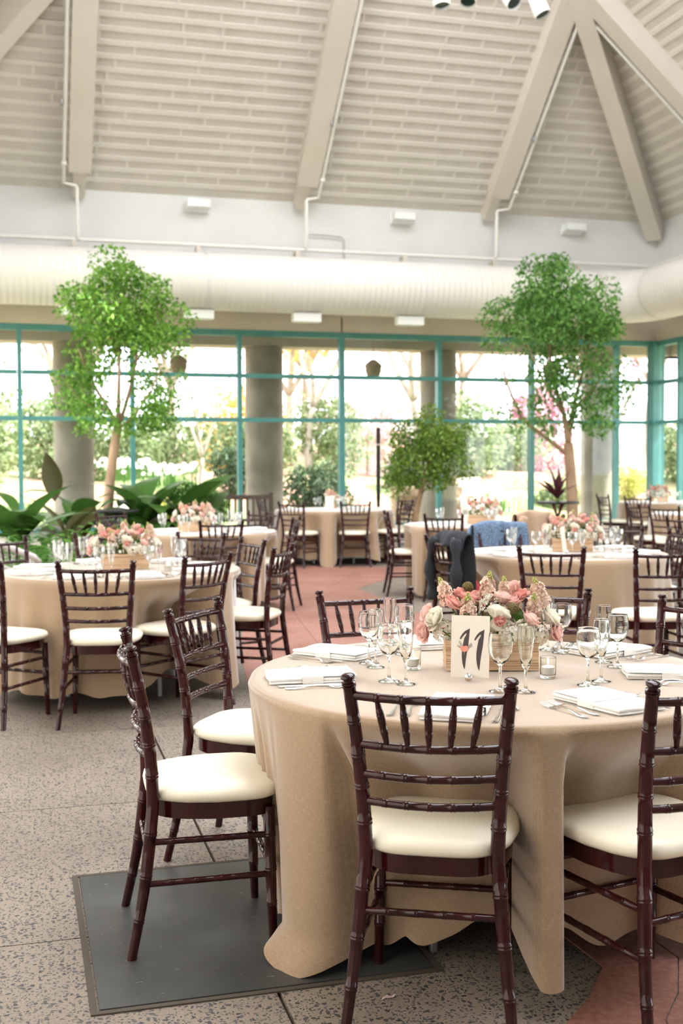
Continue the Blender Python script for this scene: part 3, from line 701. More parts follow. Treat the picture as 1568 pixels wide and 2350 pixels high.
c8 = [chair((3.72, 14.7), 8, 'dark chair at the left of the table cut by the right edge', g),
      chair((3.90, 13.95), 45, 'dark chair at the front left of the table cut by the right edge', g),
      chair((3.38, 11.25), 60, 'dark chair standing alone near the right edge with a pale bag', g)]
table((4.83, 15.1), .762, c8[:2], 'round banquet table under the cloth cut by the right edge', 'tan burlap cloth on the table cut by the right edge', .08, 8, 120, 16)
TB[8] = ((4.83, 15.1), .762)
TN = {1: 'the nearest table', 2: 'the left table', 3: 'the second left table', 4: 'the far middle table', 5: 'the second right table', 6: 'the right table', 7: 'the farthest right table', 8: 'the table at the right edge'}

# ================================================================ PLACE SETTINGS
TT = .767
def loft(sections, cap=True):
    mb = MB(); n = len(sections[0])
    for s in sections: mb.v += [tuple(p) for p in s]
    for a in range(len(sections)-1):
        for k in range(n): mb.f.append((a*n+k, a*n+(k+1) % n, (a+1)*n+(k+1) % n, (a+1)*n+k))
    if cap: mb.f += [tuple(range(n-1, -1, -1)), tuple((len(sections)-1)*n+k for k in range(n))]
    return mb
# napkin: three soft folded layers held by a paper menu band
nk = MB()
def pillow(mb, x0, x1, y0, y1, z0, z1, r=.006, bulge=.002):
    secs = []
    for q, (ins, z) in enumerate(((r, z0), (.001, z0+(z1-z0)*.2), (0, (z0+z1)/2), (.001, z0+(z1-z0)*.8), (r, z1))):
        ring = []
        for i in range(8): ring.append((x0+ins+(x1-x0-2*ins)*i/8, y0+ins, z))
        for i in range(8): ring.append((x1-ins, y0+ins+(y1-y0-2*ins)*i/8, z))
        for i in range(8): ring.append((x1-ins-(x1-x0-2*ins)*i/8, y1-ins, z))
        for i in range(8): ring.append((x0+ins, y1-ins-(y1-y0-2*ins)*i/8, z))
        secs.append(ring)
    b = loft(secs); mb.add(b.v, b.f)
pillow(nk, -.082, .082, -.135, .135, 0, .0075, .0035); pillow(nk, -.084, .081, -.136, .134, .007, .0195, .0055)
for k, v in enumerate(nk.v): nk.v[k] = (v[0] + .003*math.sin(v[1]*31), v[1] + .002*math.sin(v[0]*60), v[2] + (.0018*math.sin(v[0]*40 + v[1]*22) if v[2] > .009 else 0))
NKM = nk.mesh('folded_layers', 'linen', 75)
bd = MB(); 
for z in (.0212,):
    bd.box(-.0835, .0835, -.03, .135, z, z+.0008)
BDM = bd.mesh('menu_card', 'paper')
BNM = MB().box(-.0845, .0845, -.035, .03, .0216, .0222).box(-.0850, -.0842, -.035, .03, .001, .0222).box(.0842, .0850, -.035, .03, .001, .0222).mesh('paper_band', 'paper')
def spline_sheet(pts, wid, th, name, mt):
    """flat metal ware: pts = (y, z), wid = half widths"""
    secs = []
    for (y, z), w in zip(pts, wid):
        secs.append([(-w, y, z+th*.2), (-w*.6, y, z), (w*.6, y, z), (w, y, z+th*.2), (w*.6, y, z+th), (-w*.6, y, z+th)])
    return loft(secs)
hy = [-.10, -.092, -.07, -.03, .0, .03]; hz = [.003, .002, .001, .006, .010, .009]; hw = [.003, .0095, .0085, .0045, .0032, .0034]
hp = list(zip(hy, hz))
fk = spline_sheet(hp + [(.038, .006), (.045, .003), (.052, .002)], hw + [.009, .0125, .0128], .002, 'fork', 'silver')
for k in range(4):
    x = -.0105 + .007*k; b = spline_sheet([(.050, .002), (.075, .003), (.092, .009)], [.0022, .0021, .0010], .0017, 't', 'silver'); fk.add([(a + x, b_, c_) for a, b_, c_ in b.v], b.f)
FKM = fk.mesh('fork', 'silver', 40)
SPM = spline_sheet(hp + [(.040, .004), (.05, .0015), (.065, .001), (.08, .003), (.088, .006)], hw + [.009, .016, .0185, .013, .003], .0018, 'spoon', 'silver').mesh('spoon', 'silver', 60)
KNM = spline_sheet([(-.12, .003), (-.11, .002), (-.06, .002), (-.01, .003), (.0, .003), (.01, .003), (.08, .003), (.105, .003), (.115, .003)], [.004, .009, .0085, .006, .0055, .0085, .0095, .008, .002], .0028, 'knife', 'silver').mesh('knife', 'silver', 40)
wineP = [(0, .0), (.034, .0), (.0345, .0015), (.02, .005), (.008, .010), (.0045, .020), (.0038, .05), (.0045, .075), (.010, .082), (.024, .094), (.034, .115), (.0368, .135), (.0355, .155), (.0328, .174), (.0325, .1755), (.0320, .176)]
wineI = [(.0315, .1755), (.0313, .174), (.034, .155), (.0353, .135), (.0325, .116), (.0225, .0965), (.008, .0865), (0, .0855)]
fluteP = [(0, .0), (.030, .0), (.0305, .0015), (.018, .005), (.007, .010), (.0042, .020), (.0037, .05), (.0048, .066), (.011, .076), (.018, .10), (.0225, .135), (.0245, .165), (.0239, .192), (.0238, .1935), (.0234, .194)]
fluteI = [(.0230, .1935), (.0228, .192), (.0233, .165), (.0213, .135), (.0168, .101), (.0085, .080), (0, .077)]
GW = MB().lathe(wineP + wineI, 36).mesh('wine_glass', 'glass', 'all'); GF = MB().lathe(fluteP + fluteI, 36).mesh('champagne_flute', 'glass', 'all')
TW = MB().lathe(wineP + wineI, 18).mesh('wine_glass', 'thin', 'all'); TF = MB().lathe(fluteP + fluteI, 18).mesh('champagne_flute', 'thin', 'all')
def thing(name, me, loc, rz, key, fmt, cat, group):
    o = link(name, me, None, loc, rz); tag(o, None, cat, group); later(key, o, fmt); return o
def napkin(t, p, rz, menu=True):
    o = empty('folded_napkin', (p[0], p[1], TT), rz); tag(o, None, 'napkin', 'napkins on ' + TN[t]); later((t, 'napkin'), o, 'folded white napkin on %s, {} from the left' % TN[t])
    link('folded_layers', NKM, o)
    if menu: link('menu_card', BDM, o); link('paper_band', BNM, o)
    return o
def setting(t, phi, r=.57, cutlery=True, glasses=True, twist=0, near=False, spoon=True, fork=True, menu=True, nap=True):
    """phi: direction from the table's centre (degrees from -Y towards +X)"""
    c, R = TB[t]; a = R_(phi); d = Vector((math.sin(a), -math.cos(a), 0)); tan = Vector((math.cos(a), math.sin(a), 0))   # tan: sitter's right
    rz = a + R_(twist); C = Vector((c[0], c[1], 0)); p = C + d*r
    if nap: napkin(t, p, rz, menu)
    if cutlery:
        lst = []
        if fork: lst += [('fork', FKM, -.125, .0, 3), ('fork', FKM, -.165, -.008, -2)]
        if spoon: lst += [('knife', KNM, .118, .0, 0), ('spoon', SPM, .148, .0, 4)]
        for nm, me, off, dy, tw in lst:
            q = p + tan*off - d*dy; thing(nm, me, (q.x, q.y, TT), rz + R_(tw), (t, nm), 'silver %s laid on %s, {} from the left' % (nm, TN[t]), nm, nm + 's on ' + TN[t])
    if glasses:
        for nm, me, rr, off in (('wine_glass', TW, .40, .07), ('champagne_flute', TF, .38, .14)):
            q = C + d*rr + tan*off; glass(t, nm, me, q)
def glass(t, nm, me, q):
    txt = 'clear stemmed wine glass' if nm == 'wine_glass' else 'slim clear champagne flute'
    thing(nm, me, (q[0], q[1], TT), 0, (t, nm), txt + ' on %s, {} from the left' % TN[t], 'glass', 'glasses on ' + TN[t])
for phi, r, kw in ((-80, .58, {}), (-126, .60, {}), (-166, .60, {'spoon': True}), (-15, .60, {}), (29, .57, {'menu': True}), (84, .57, {}), (128, .62, {}), (160, .60, {'nap': False, 'spoon': False})):
    setting(1, phi, r, glasses=False, **kw)
for nm, x, y in (('wine_glass', .146, 3.572), ('champagne_flute', .196, 3.525), ('wine_glass', .092, 3.895), ('champagne_flute', .112, 3.82), ('wine_glass', .222, 4.085), ('champagne_flute', .172, 4.12), ('wine_glass', .470, 3.405), ('champagne_flute', .544, 3.394),
                 ('wine_glass', .785, 4.10), ('champagne_flute', .745, 4.16), ('wine_glass', .751, 3.498), ('champagne_flute', .805, 3.561), ('wine_glass', .915, 3.812), ('champagne_flute', .89, 3.90)):
    glass(1, nm, GW if nm[0] == 'w' else GF, (x, y))
for t, phis in ((2, (-100, -60, -18, 25, 66, 112, 155, -150)), (3, (-75, -30, 15, 60, 120, 165)), (4, (-50, 0, 45, 100, 150)), (5, (-80, -35, 10, 60, 120, 170)), (6, (-95, -50, -12, 30, 75, 125, 165)), (7, (-40, 0, -80)), (8, (-60, -100, -20))):
    for p in phis: setting(t, p, .57, cutlery=t in (2, 6), menu=t in (2, 6), glasses=True)
# votive candles
def votive(t, x, y, gl):
    o = empty('votive_candle', (x, y, TT)); tag(o, None, 'candle', 'votive candles'); later((t, 'votive'), o, 'small glass votive candle on %s, {} from the left' % TN[t])
    pr = [(0, 0), (.0232, 0), (.0243, .0015), (.0247, .005), (.0257, .064), (.0258, .0655), (.0253, .066), (.0247, .0655), (.0245, .064), (.0235, .014), (.022, .010), (0, .0095)]
    link('holder', MB().lathe(pr, 28).mesh('holder', gl, 'all'), o)
    link('candle', MB().lathe([(0, .0115), (.0195, .0115), (.0205, .034), (.015, .036), (.004, .0345), (0, .0345)], 20).mesh('candle', 'wax', True), o)
    link('flame', MB().lathe([(0, .040), (.0022, .043), (.0028, .047), (.0015, .053), (0, .058)], 8).mesh('flame', 'flame', 'all'), o)
    link('wick', MB().lathe([(.0007, .034), (.0007, .043)], 5).mesh('wick', 'ink'), o)
votive(1, .651, 3.622, 'glass'); votive(1, .235, 3.784, 'glass'); votive(2, -1.50, 7.14, 'thin'); votive(2, -1.1, 7.3, 'thin'); votive(3, -1.12, 11.4, 'thin'); votive(6, 1.9, 8.42, 'thin'); votive(6, 1.4, 8.5, 'thin'); votive(7, 5.2, 19.1, 'thin')
# ================================================================ FLOWERS
def petal_patch(mb, w, h, cup, curl, M4, nu=4, nv=5):
    """a cupped petal growing along +Z from the origin, facing -Y outside"""
    vs = []
    for j in range(nv+1):
        v = j/nv; ww = w*(math.sin(math.pi*min(.97, .12+.72*v))**.8)
        for i in range(nu+1):
            u = -1 + 2*i/nu
            x = ww*u; y = cup*(u*u)*(ww/w) - curl*smooth01((v-.55)/.45)*(.6+.4*abs(u)) - .35*h*math.sin(math.pi*v*.62)*.55 + .02*h
            z = h*v - .10*h*u*u*v
            vs.append(M4 @ Vector((x, y, z)))
    fs = [(j*(nu+1)+i, j*(nu+1)+i+1, (j+1)*(nu+1)+i+1, (j+1)*(nu+1)+i) for j in range(nv) for i in range(nu)]
    mb.add(vs, fs)
def rose(name, mt, layers, seed, size=.03):
    r = random.Random(seed); mb = MB()
    for li, (cnt, tilt, off, h, w, curl) in enumerate(layers):
        for k in range(cnt):
            a = 2*math.pi*(k/cnt) + li*.9 + r.uniform(-.15, .15)
            M4 = Matrix.Rotation(a, 4, 'Z') @ Matrix.Translation((0, -off*size, 0)) @ Matrix.Rotation(R_(tilt + r.uniform(-5, 5)), 4, 'X')
            petal_patch(mb, w*size, h*size, .30*w*size, curl*size, M4)
    return mb.mesh(name, mt, 'all')
# tilt > 0 leans the petal outwards
LO = [(3, -14, .05, 1.30, .42, 0), (3, -6, .14, 1.35, .55, .05), (4, 4, .24, 1.35, .72, .14), (5, 16, .30, 1.30, .86, .30), (5, 32, .34, 1.15, .92, .42)]
LB = [(3, -14, .04, 1.45, .40, 0), (3, -8, .14, 1.50, .58, .05), (4, -2, .22, 1.45, .74, .16), (3, 10, .26, 1.30, .80, .34)]
FL = {}
for k, mt in (('p', 'pink'), ('c', 'coral'), ('w', 'cream')):
    FL['rose_' + k] = rose('rose_' + mt, mt, LO, ord(k), .029 if k != 'w' else .033); FL['bud_' + k] = rose('rosebud_' + mt, mt, LB, ord(k)+1, .0225)
def floret(mb, c, nrm, rad, np_, r, ruffle=.35):
    q = Vector(nrm).to_track_quat('Z', 'Y').to_matrix().to_4x4(); T = Matrix.Translation(c) @ q @ Matrix.Rotation(r.uniform(0, 6.28), 4, 'Z')
    for k in range(np_):
        a = 2*math.pi*k/np_; ca, sa = math.cos(a), math.sin(a); b = R_(35)
        pts = [(0, 0, 0), (rad*.7*math.cos(a-b), rad*.7*math.sin(a-b), rad*ruffle*r.uniform(.4, 1)), (rad*ca, rad*sa, rad*ruffle*r.uniform(0, .7)), (rad*.7*math.cos(a+b), rad*.7*math.sin(a+b), rad*ruffle*r.uniform(.4, 1))]
        mb.add([T @ Vector(p) for p in pts], [(0, 1, 2, 3)])
def hemi(r): 
    while True:
        v = Vector((r.uniform(-1, 1), r.uniform(-1, 1), r.uniform(-.35, 1)))
        if .1 < v.length < 1: return v.normalized()
r = random.Random(5); mb = MB()
for i in range(46): d = hemi(r); floret(mb, d*.036*r.uniform(.88, 1.05), d, .015, 4, r, .25)
FL['hyd'] = mb.mesh('hydrangea_head', 'cream', 'all')
mb = MB()
for i in range(70):
    u = r.random()**.8; a = r.uniform(0, 6.28); rr = .026*(1-.45*u)*r.uniform(.6, 1.15); d = Vector((math.cos(a), math.sin(a), r.uniform(-.2, .8)+.3*u)); floret(mb, (rr*math.cos(a), rr*math.sin(a), -.045 + .075*u), d, .0125*r.uniform(.7, 1.2), 5, r, .6)
FL['stock'] = mb.mesh('stock_spike', 'peach', 'all')
mb = MB()
for i in range(16):
    u = i/16; a = i*2.4; rr = .0095*(1-.75*u); mb.ball((rr*math.cos(a), rr*math.sin(a), .030 + .026*u), (.0050*(1-.4*u),)*2 + (.006*(1-.4*u),), 6, 4)
FL['stock_tip'] = mb.mesh('stock_buds', 'bud', 'all')
mb = MB(); mb.ball((0, 0, 0), .0165, 14, 9)
for i in range(60):
    z = 1-2*(i+.5)/60; a = i*2.39996; q = math.sqrt(1-z*z); d = Vector((q*math.cos(a), q*math.sin(a), z)); floret(mb, d*.0165, d, .0046, 5, r, .7)
FL['pod'] = mb.mesh('seed_pod', 'pod', 'all')
mb = MB()
for k in range(16):
    d = hemi(r); c = Vector((d.x*.028, d.y*.028, .018*d.z))
    for i in range(16):
        p = c + Vector((r.uniform(-1, 1), r.uniform(-1, 1), r.uniform(-.4, .4)))*.0075; floret(mb, p, (d.x*.4, d.y*.4-.3, 1), .0026, 4, r, .2)
FL['lace'] = mb.mesh('lace_umbel', 'lace', 'all')
def blade(L, wid, bend, nseg=6, fold=.15, name='leaf', mt='fleaf', tw=0):
    mb = MB()
    for j in range(nseg+1):
        v = j/nseg; ww = wid*max(.03, math.sin(math.pi*(v**.85)*.97)); th = bend*v; y = L*(math.sin(th)/max(bend, .001)) if bend > .01 else L*v; z = L*(1-math.cos(th))/max(bend, .001) if bend > .01 else 0
        for u in (-1, 0, 1): mb.v.append((ww*u + tw*v*u*0, y, -z + fold*ww*abs(u)))
    mb.f = [(j*3+i, j*3+i+1, (j+1)*3+i+1, (j+1)*3+i) for j in range(nseg) for i in range(2)]
    return mb.mesh(name, mt, 'all')
LEAF = [blade(.075, .020, .5), blade(.095, .024, .9), blade(.06, .015, .3)]
FLOW = [('rose_p',-0.192,-0.010,0.194,-70),('rose_w',-0.171,-0.050,0.181,-60),('rose_p',-0.205,-0.030,0.141,-85),('rose_c',-0.138,-0.030,0.224,-20),('rose_c',-0.078,-0.010,0.234,-10),('bud_c',-0.105,0.010,0.252,-20),('stock',-0.148,0.010,0.249,-25),('stock',-0.081,-0.070,0.205,0),('pod',-0.071,0.030,0.266,0),('stock',-0.005,0.030,0.264,0),('lace',-0.012,-0.050,0.223,0),('lace',-0.027,-0.060,0.203,0),('rose_p',0.035,-0.020,0.236,10),('rose_w',0.008,-0.090,0.193,10),('rose_w',0.027,-0.080,0.149,20),('bud_p',0.086,0.010,0.275,15),('rose_c',0.104,0.010,0.240,20),('rose_p',0.075,-0.020,0.223,5),('pod',0.065,-0.070,0.208,5),('stock',0.161,0.010,0.248,20),('stock',0.139,-0.030,0.204,25),('rose_p',0.111,-0.080,0.177,25),('rose_w',0.184,-0.020,0.174,50),('rose_p',0.195,-0.030,0.140,75),('hyd',-0.155,-0.030,0.125,-40),('hyd',-0.078,-0.050,0.145,0),('hyd',0.051,-0.070,0.125,0),('hyd',0.103,-0.070,0.133,20),('hyd',0.148,-0.030,0.118,50),('bud_c',0.018,-0.100,0.173,0),('rose_c',-0.038,0.050,0.230,0),('rose_w',-0.081,0.060,0.210,-20),('rose_p',0.153,0.060,0.209,30),('stock',0.059,0.070,0.242,0)]
NMS = {'rose': 'rose', 'bud_': 'rosebud', 'stoc': 'stock_flower', 'pod': 'seed_pod', 'lace': 'lace_flower', 'hyd': 'hydrangea'}
LBL = {'rose_p': 'blush pink rose', 'rose_c': 'coral pink rose', 'rose_w': 'creamy white rose', 'bud_c': 'coral rosebud', 'bud_p': 'pink rosebud', 'stock': 'peach stock spike with green buds', 'pod': 'brown spherical seed pod', 'lace': 'lacy white umbel', 'hyd': 'pale hydrangea head'}
def stem_mesh(a, b):
    a, b = Vector(a), Vector(b); mid = a.lerp(b, .5) + Vector((0, 0, .02)); return MB().tube(catmull([b, mid, a], 3), .0022, 6).mesh('flower_stem', 'stem', 'all')
def centerpiece(loc, rz, label):
    o = empty('flower_centerpiece', loc, rz); tag(o, label, 'flowers', 'flower boxes on the tables')
    bx = link('planter_box', MB().box(-.140, .140, -.044, .044, .004, .085).mesh('planter_core', 'soil'), o)
    rr = random.Random(3)
    for k in range(8):
        z = .002 + k*.0122; e = rr.uniform(-.0012, .0012)
        link('slat', MB().box(-.151+e, .151+e, -.056, -.044, z, z+.0117).mesh('slat', 'planter'), bx); link('slat', MB().box(-.151-e, .151-e, .044, .056, z, z+.0117).mesh('slat', 'planter'), bx)
        for sg in (-1, 1): link('slat', MB().box(sg*.1455-.0055, sg*.1455+.0055, -.044, .044, z, z+.0117).mesh('slat', 'planter'), bx)
    for i, (ty, x, y, z, lean) in enumerate(FLOW):
        nm = NMS.get(ty[:4], NMS.get(ty)); f = link(nm, FL[ty], o, (x, y, z)); f['label'] = LBL[ty]
        fw = 34 if y < -.02 else 12
        if ty[:3] in ('ros', 'bud'):
            f.location = (x, y + .008, z - .018); f.rotation_euler = (R_(fw), R_(lean), R_(i*37 % 360) if abs(lean) < 30 else 0)
            if abs(lean) >= 30: f.rotation_euler = (R_(fw*.7), R_(lean), 0)
        elif ty == 'stock':
            f.rotation_euler = (R_(8), R_(lean), R_(i*50)); link('buds', FL['stock_tip'], f)
        elif ty == 'lace': f.rotation_euler = (R_(55), 0, i)
        elif ty == 'hyd': f.rotation_euler = (R_(40), R_(lean), i*.7)
        base = (x*.55, y*.3, .085)
        link('flower_stem', stem_mesh((x, y + .008, z - .012), base), f if False else o)
    for i in range(30):
        a = rr.uniform(0, 6.28); x = rr.uniform(-.14, .14); y = rr.uniform(-.05, .05)
        l = link('leaf', LEAF[i % 3], o, (x, y, rr.uniform(.09, .16))); l.rotation_euler = (R_(rr.uniform(15, 65)), R_(rr.uniform(-20, 20)), a)
    return o
CP = centerpiece((.49, 3.79, TT), 0, 'striped wooden box of pink and cream flowers behind the number card')
for t, x, y, rz, lb in ((2, -1.40, 7.45, 8, 'wooden box of peach and white flowers on the left table'), (3, -1.47, 11.5, -20, 'wooden box of pale flowers on the second left table'), (4, -.15, 16.85, 80, 'wooden box of coral flowers on the far middle table'),
                    (5, 1.55, 12.75, -15, 'wooden box of coral flowers on the second right table'), (6, 1.76, 8.78, -12, 'wooden box of pink and white flowers on the right table'), (7, 5.35, 19.45, 20, 'wooden box of coral flowers on the farthest right table')):
    o = copy_tree(CP); o.location = (x, y, TT); o.rotation_euler = (0, 0, R_(rz)); tag(o, lb)

# ---- table number card in a chrome ball
def number_card(loc, rz, label, number):
    o = empty('table_number', loc, rz); tag(o, label, 'table number')
    th = R_(-7); T = Matrix.Rotation(th, 4, 'X')
    w, h, z0 = .060, .192, .010
    def put(name, mb, mt, par=o): 
        mb.v = [tuple(T @ Vector(v)) for v in mb.v]; return link(name, mb.mesh(name, mt), par)
    cd = put('card', MB().box(-w, w, -.0006, .0006, z0, z0+h), 'card')
    link('ball_holder', MB().ball((-.002, -.012, .0135), .0135, 24, 14).mesh('ball_holder', 'chrome', 'all'), o)
    if not number: return o
    def flat(pts, y=-.0011): 
        n = len(pts); return MB().add([(x, y, z) for x, z in pts] + [(x, y+.0004, z) for x, z in pts], [tuple(range(n)), tuple(range(2*n-1, n-1, -1))] + [(i, n+i, n+(i+1) % n, (i+1) % n) for i in range(n)])
    def one(dx, dz):   # tall calligraphic 1: hooked flag and a sabre-shaped stem
        P = [(.010, .150), (.0085, .128), (.006, .100), (.002, .075), (-.001, .052), (-.0028, .034), (-.0040, .022),
             (-.0052, .030), (-.0085, .045), (-.0105, .062), (-.0103, .078), (-.0078, .098), (-.0042, .118), (-.0010, .130), (-.0005, .1345), (-.0025, .134), (-.006, .1305), (-.0115, .124), (-.0165, .1165), (-.0195, .1150), (-.0205, .1180), (-.0185, .1235), (-.0125, .1335), (-.0045, .1420)]
        return [(x*1.02+dx - (.0032 if 7 <= k <= 12 else 0), z+dz) for k, (x, z) in enumerate(P)]
    # split into convex-ish strips so that the outline fills cleanly
    import mathutils
    def fill(outline, name, mt):
        tri = mathutils.geometry.tessellate_polygon([[Vector((x, z, 0)) for x, z in outline]])
        mb = MB().add([(x, -.0012, z) for x, z in outline], [tuple(t_) for t_ in tri]); return put(name, mb, mt, cd)
    n1 = fill(one(-.012, .012), 'numeral_one', 'ink'); n2 = fill(one(.0335, .0095), 'numeral_one', 'ink')
    em = MB()
    for k, (dx, dz, rr_) in enumerate(((-.006, .003, .0075), (.005, .004, .007), (.0, -.004, .008), (.007, -.003, .0055), (-.007, -.003, .005))):
        em.add([(-.018 + dx + rr_*math.cos(a), -.0016-.0001*k, .0985 + dz + rr_*.8*math.sin(a)) for a in [2*math.pi*q/10 for q in range(10)]], [tuple(range(10))])
    put('flower_print', em, 'coral_ink', cd)
    sp = MB()
    for (x0, z0_, dx, dz, n_) in ((-.025, .102, -.009, .019, 6), (-.026, .099, -.013, .008, 5), (-.010, .101, .014, .014, 7), (-.010, .0985, .016, .010, 5)):
        for q in range(n_):
            u = (q+1)/n_
            for sg in (-1, 1):
                cx, cz = x0 + dx*u - sg*dz*.10, z0_ + dz*u + sg*dx*.10; sp.add([(cx + .0008*math.cos(a), -.0014, cz + .0014*math.sin(a)) for a in [2*math.pi*q2/6 for q2 in range(6)]], [tuple(range(6))])
        sp.add([(x0, -.0013, z0_), (x0+dx, -.0013, z0_+dz), (x0+dx+.0005, -.0013, z0_+dz), (x0+.0005, -.0013, z0_)], [(0, 1, 2, 3)])
    put('sprig_print', sp, 'ink', cd)
    gp_ = MB().add([(-.019, -.0014, .092), (-.0165, -.0014, .092), (-.0165, -.0014, .083), (-.0185, -.0014, .079)], [(0, 1, 2, 3)]); put('stem_print', gp_, 'green_ink', cd)
    return o
number_card((.398, 3.575, TT), R_(-14), 'cream table number card reading 11 in a chrome ball holder', True)
number_card((1.66, 8.55, TT), R_(65), 'pale number card seen edge-on on the right table', False)
number_card((-.17, 16.55, TT), R_(10), 'pale number card on the far middle table', False)

# ================================================================ JACKETS, BAG
def jacket(name, mid, face, mt, label, half, z_top, drop_b, drop_f, seed, lining=None):
    """cloth thrown over a chair back: inverted U across the top rail, with loose folds"""
    r = random.Random(seed); a = R_(face); mb = MB(); nu, nv = 26, 30; ph = [r.uniform(0, 6) for _ in range(5)]
    for j in range(nv+1):
        v = j/nv; tot = drop_b + .07 + drop_f; d = v*tot
        for i in range(nu+1):
            u = -1 + 2*i/nu; wob = .012*math.sin(5*u+ph[0]) + .008*math.sin(11*u+ph[1]) 
            edge_ = .05*math.sin(3*u+ph[2]) + .03*math.sin(7*u+ph[3])
            if d < drop_b: y = -.048 - .05*(1-d/drop_b)**.8*1 - wob*(1.6 - d/drop_b); z = z_top - (drop_b - d)*(1 + edge_*1.2)
            elif d < drop_b + .07: q = (d-drop_b)/.07; y = -.048 + .075*q; z = z_top + .014*math.sin(math.pi*q)
            else: q = (d-drop_b-.07)/drop_f; y = .027 + .03*q + wob*(1+q); z = z_top - (d-drop_b-.07)*(1 + edge_)
            bow = -.036*(1-u*u)*.8
            mb.v.append((half*u*(1 + .10*abs(z_top-z)) + .01*math.sin(9*v+ph[4]), y + bow, z + .018*math.cos(2.2*u) - .018 + .008*math.sin(4*u + ph[1])))
    mb.f = [(j*(nu+1)+i, j*(nu+1)+i+1, (j+1)*(nu+1)+i+1, (j+1)*(nu+1)+i) for j in range(nv) for i in range(nu)]
    o = empty(name, (mid[0], mid[1], 0), a - math.pi/2); tag(o, label, 'jacket')
    b = link('body', mb.mesh(name + '_body', mt, 'all'), o); md = b.modifiers.new('thick', 'SOLIDIFY'); md.thickness = .008
    for sg in (-1, 1):
        pts = catmull([(sg*half*.75, -.10, z_top-.05), (sg*half*.95, -.12, z_top-.2), (sg*half*.9, -.115, z_top-.38), (sg*half*.8, -.11, z_top-.5)], 4)
        link('sleeve', MB().tube(pts, [.035 + .012*math.sin(k*1.3) for k in range(len(pts))], 10).mesh('sleeve', mt, 'all'), o)
    if lining:
        link('lining', MB().tube(catmull([(half*.2, .075, .62), (half*.6, .09, .55), (half*.9, .085, .42)], 4), .03, 8).mesh('lining', lining, 'all'), o)
    return o
jacket('black_jacket', (.83, 8.24), 24, 'navy', 'black jacket with red lining hung on the reddish chair', .20, .955, .10, .52, 1, 'redcloth')
jacket('blue_jacket', (1.33, 9.72), -70, 'tweed', 'blue tweed jacket over a chair back behind the right table', .245, .945, .42, .5, 2)
jacket('taupe_jacket', (1.95, 11.80), 116, 'taupe', 'taupe jacket over a chair back behind the blue jacket', .225, .945, .48, .3, 3)
bgm = MB(); r = random.Random(2)
prof = [(.0, 0), (.10, .005), (.125, .05), (.12, .12), (.085, .19), (.045, .235), (.05, .26)]
bgm.lathe(prof, 22); bgm.v = [(x*(1+.08*math.sin(3*math.atan2(y, x)+z*20)), y*.6*(1+.1*math.sin(5*math.atan2(y, x))), z) for x, y, z in bgm.v]
bg_ = link('plastic_bag', bgm.mesh('plastic_bag', 'bag', 'all'), None, (3.52, 11.42, .505)); tag(bg_, 'crumpled pale plastic bag on the seat near the right edge', 'bag')
for sg in (-1, 1): link('bag_handle', MB().tube(catmull([(sg*.03, 0, .24), (sg*.05, 0, .33), (sg*.01, .01, .37)], 4), .008, 6).mesh('bag_handle', 'bag', 'all'), bg_)

# ================================================================ PLANTS
def leaf_cloud(blobs, count, size, seed, shell=.45, droop=.3):
    """many small folded leaves scattered in ellipsoids (centre, radii)"""
    r = random.Random(seed); mb = MB(); vol = [(b[1][0]*b[1][1]*b[1][2])**.75 for b in blobs]; tot = sum(vol)
    for b, v in zip(blobs, vol):
        for _ in range(int(count*v/tot)+1):
            while True:
                d = Vector((r.uniform(-1, 1), r.uniform(-1, 1), r.uniform(-1, 1))); l = d.length
                if .05 < l < 1: break
            d = d/l * (l**shell)
            p = Vector((b[0][0]+d.x*b[1][0], b[0][1]+d.y*b[1][1], b[0][2]+d.z*b[1][2]))
            ax = Vector((r.uniform(-1, 1), r.uniform(-1, 1), r.uniform(-1, .4)-droop)).normalized(); sd_ = ax.cross(Vector((r.uniform(-1, 1), r.uniform(-1, 1), r.uniform(-1, 1)))).normalized(); nn = ax.cross(sd_)
            L = size*r.uniform(.7, 1.3); w = L*.24
            mb.add([p, p+ax*L*.5+sd_*w+nn*w*.4, p+ax*L, p+ax*L*.5-sd_*w+nn*w*.4], [(0, 1, 2), (0, 2, 3)])
    return mb
def branches(base, specs, mt):
    """specs: list of (points, r0, r1)"""
    out = []
    for pts, r0, r1 in specs:
        P = catmull([Vector(p)+Vector(base) for p in pts], 4); n = len(P); out.append(MB().tube(P, [r0+(r1-r0)*k/(n-1) for k in range(n)], 8))
    return out
def ficus(loc, trunk, specs, blobs, count, lm, label, seed, size=.075, pot=None):
    o = empty('ficus_tree', loc); tag(o, label, 'tree', 'ficus trees inside the windows')
    tb = branches((0, 0, 0), [trunk], 'bark')[0]; link('trunk', tb.mesh('trunk', 'bark', 'all'), o)
    for b in branches((0, 0, 0), specs, 'bark'): link('branch', b.mesh('branch', 'bark', 'all'), o)
    f = link('foliage', leaf_cloud(blobs, count, size, seed, .6).mesh('foliage', lm), o); f['kind'] = 'stuff'
    tag(link('planting_mound', MB().lathe([(.55, 0), (.5, .08), (.3, .16), (0, .2)], 20).mesh('planting_mound', 'soil', 'all'), o))
    return o
rs = random.Random(9)
def blobs_ring(n, c, rad, br, seed, zlo=-1, zhi=1):
    r = random.Random(seed); out = []
    for _ in range(n):
        while True:
            d = Vector((r.uniform(-1, 1), r.uniform(-1, 1), r.uniform(zlo, zhi)))
            if d.length < 1: break
        q = r.uniform(.6, 1.25)*br; out.append(((c[0]+d.x*rad[0], c[1]+d.y*rad[1], c[2]+d.z*rad[2]), (q, q, q*.75)))
    return out
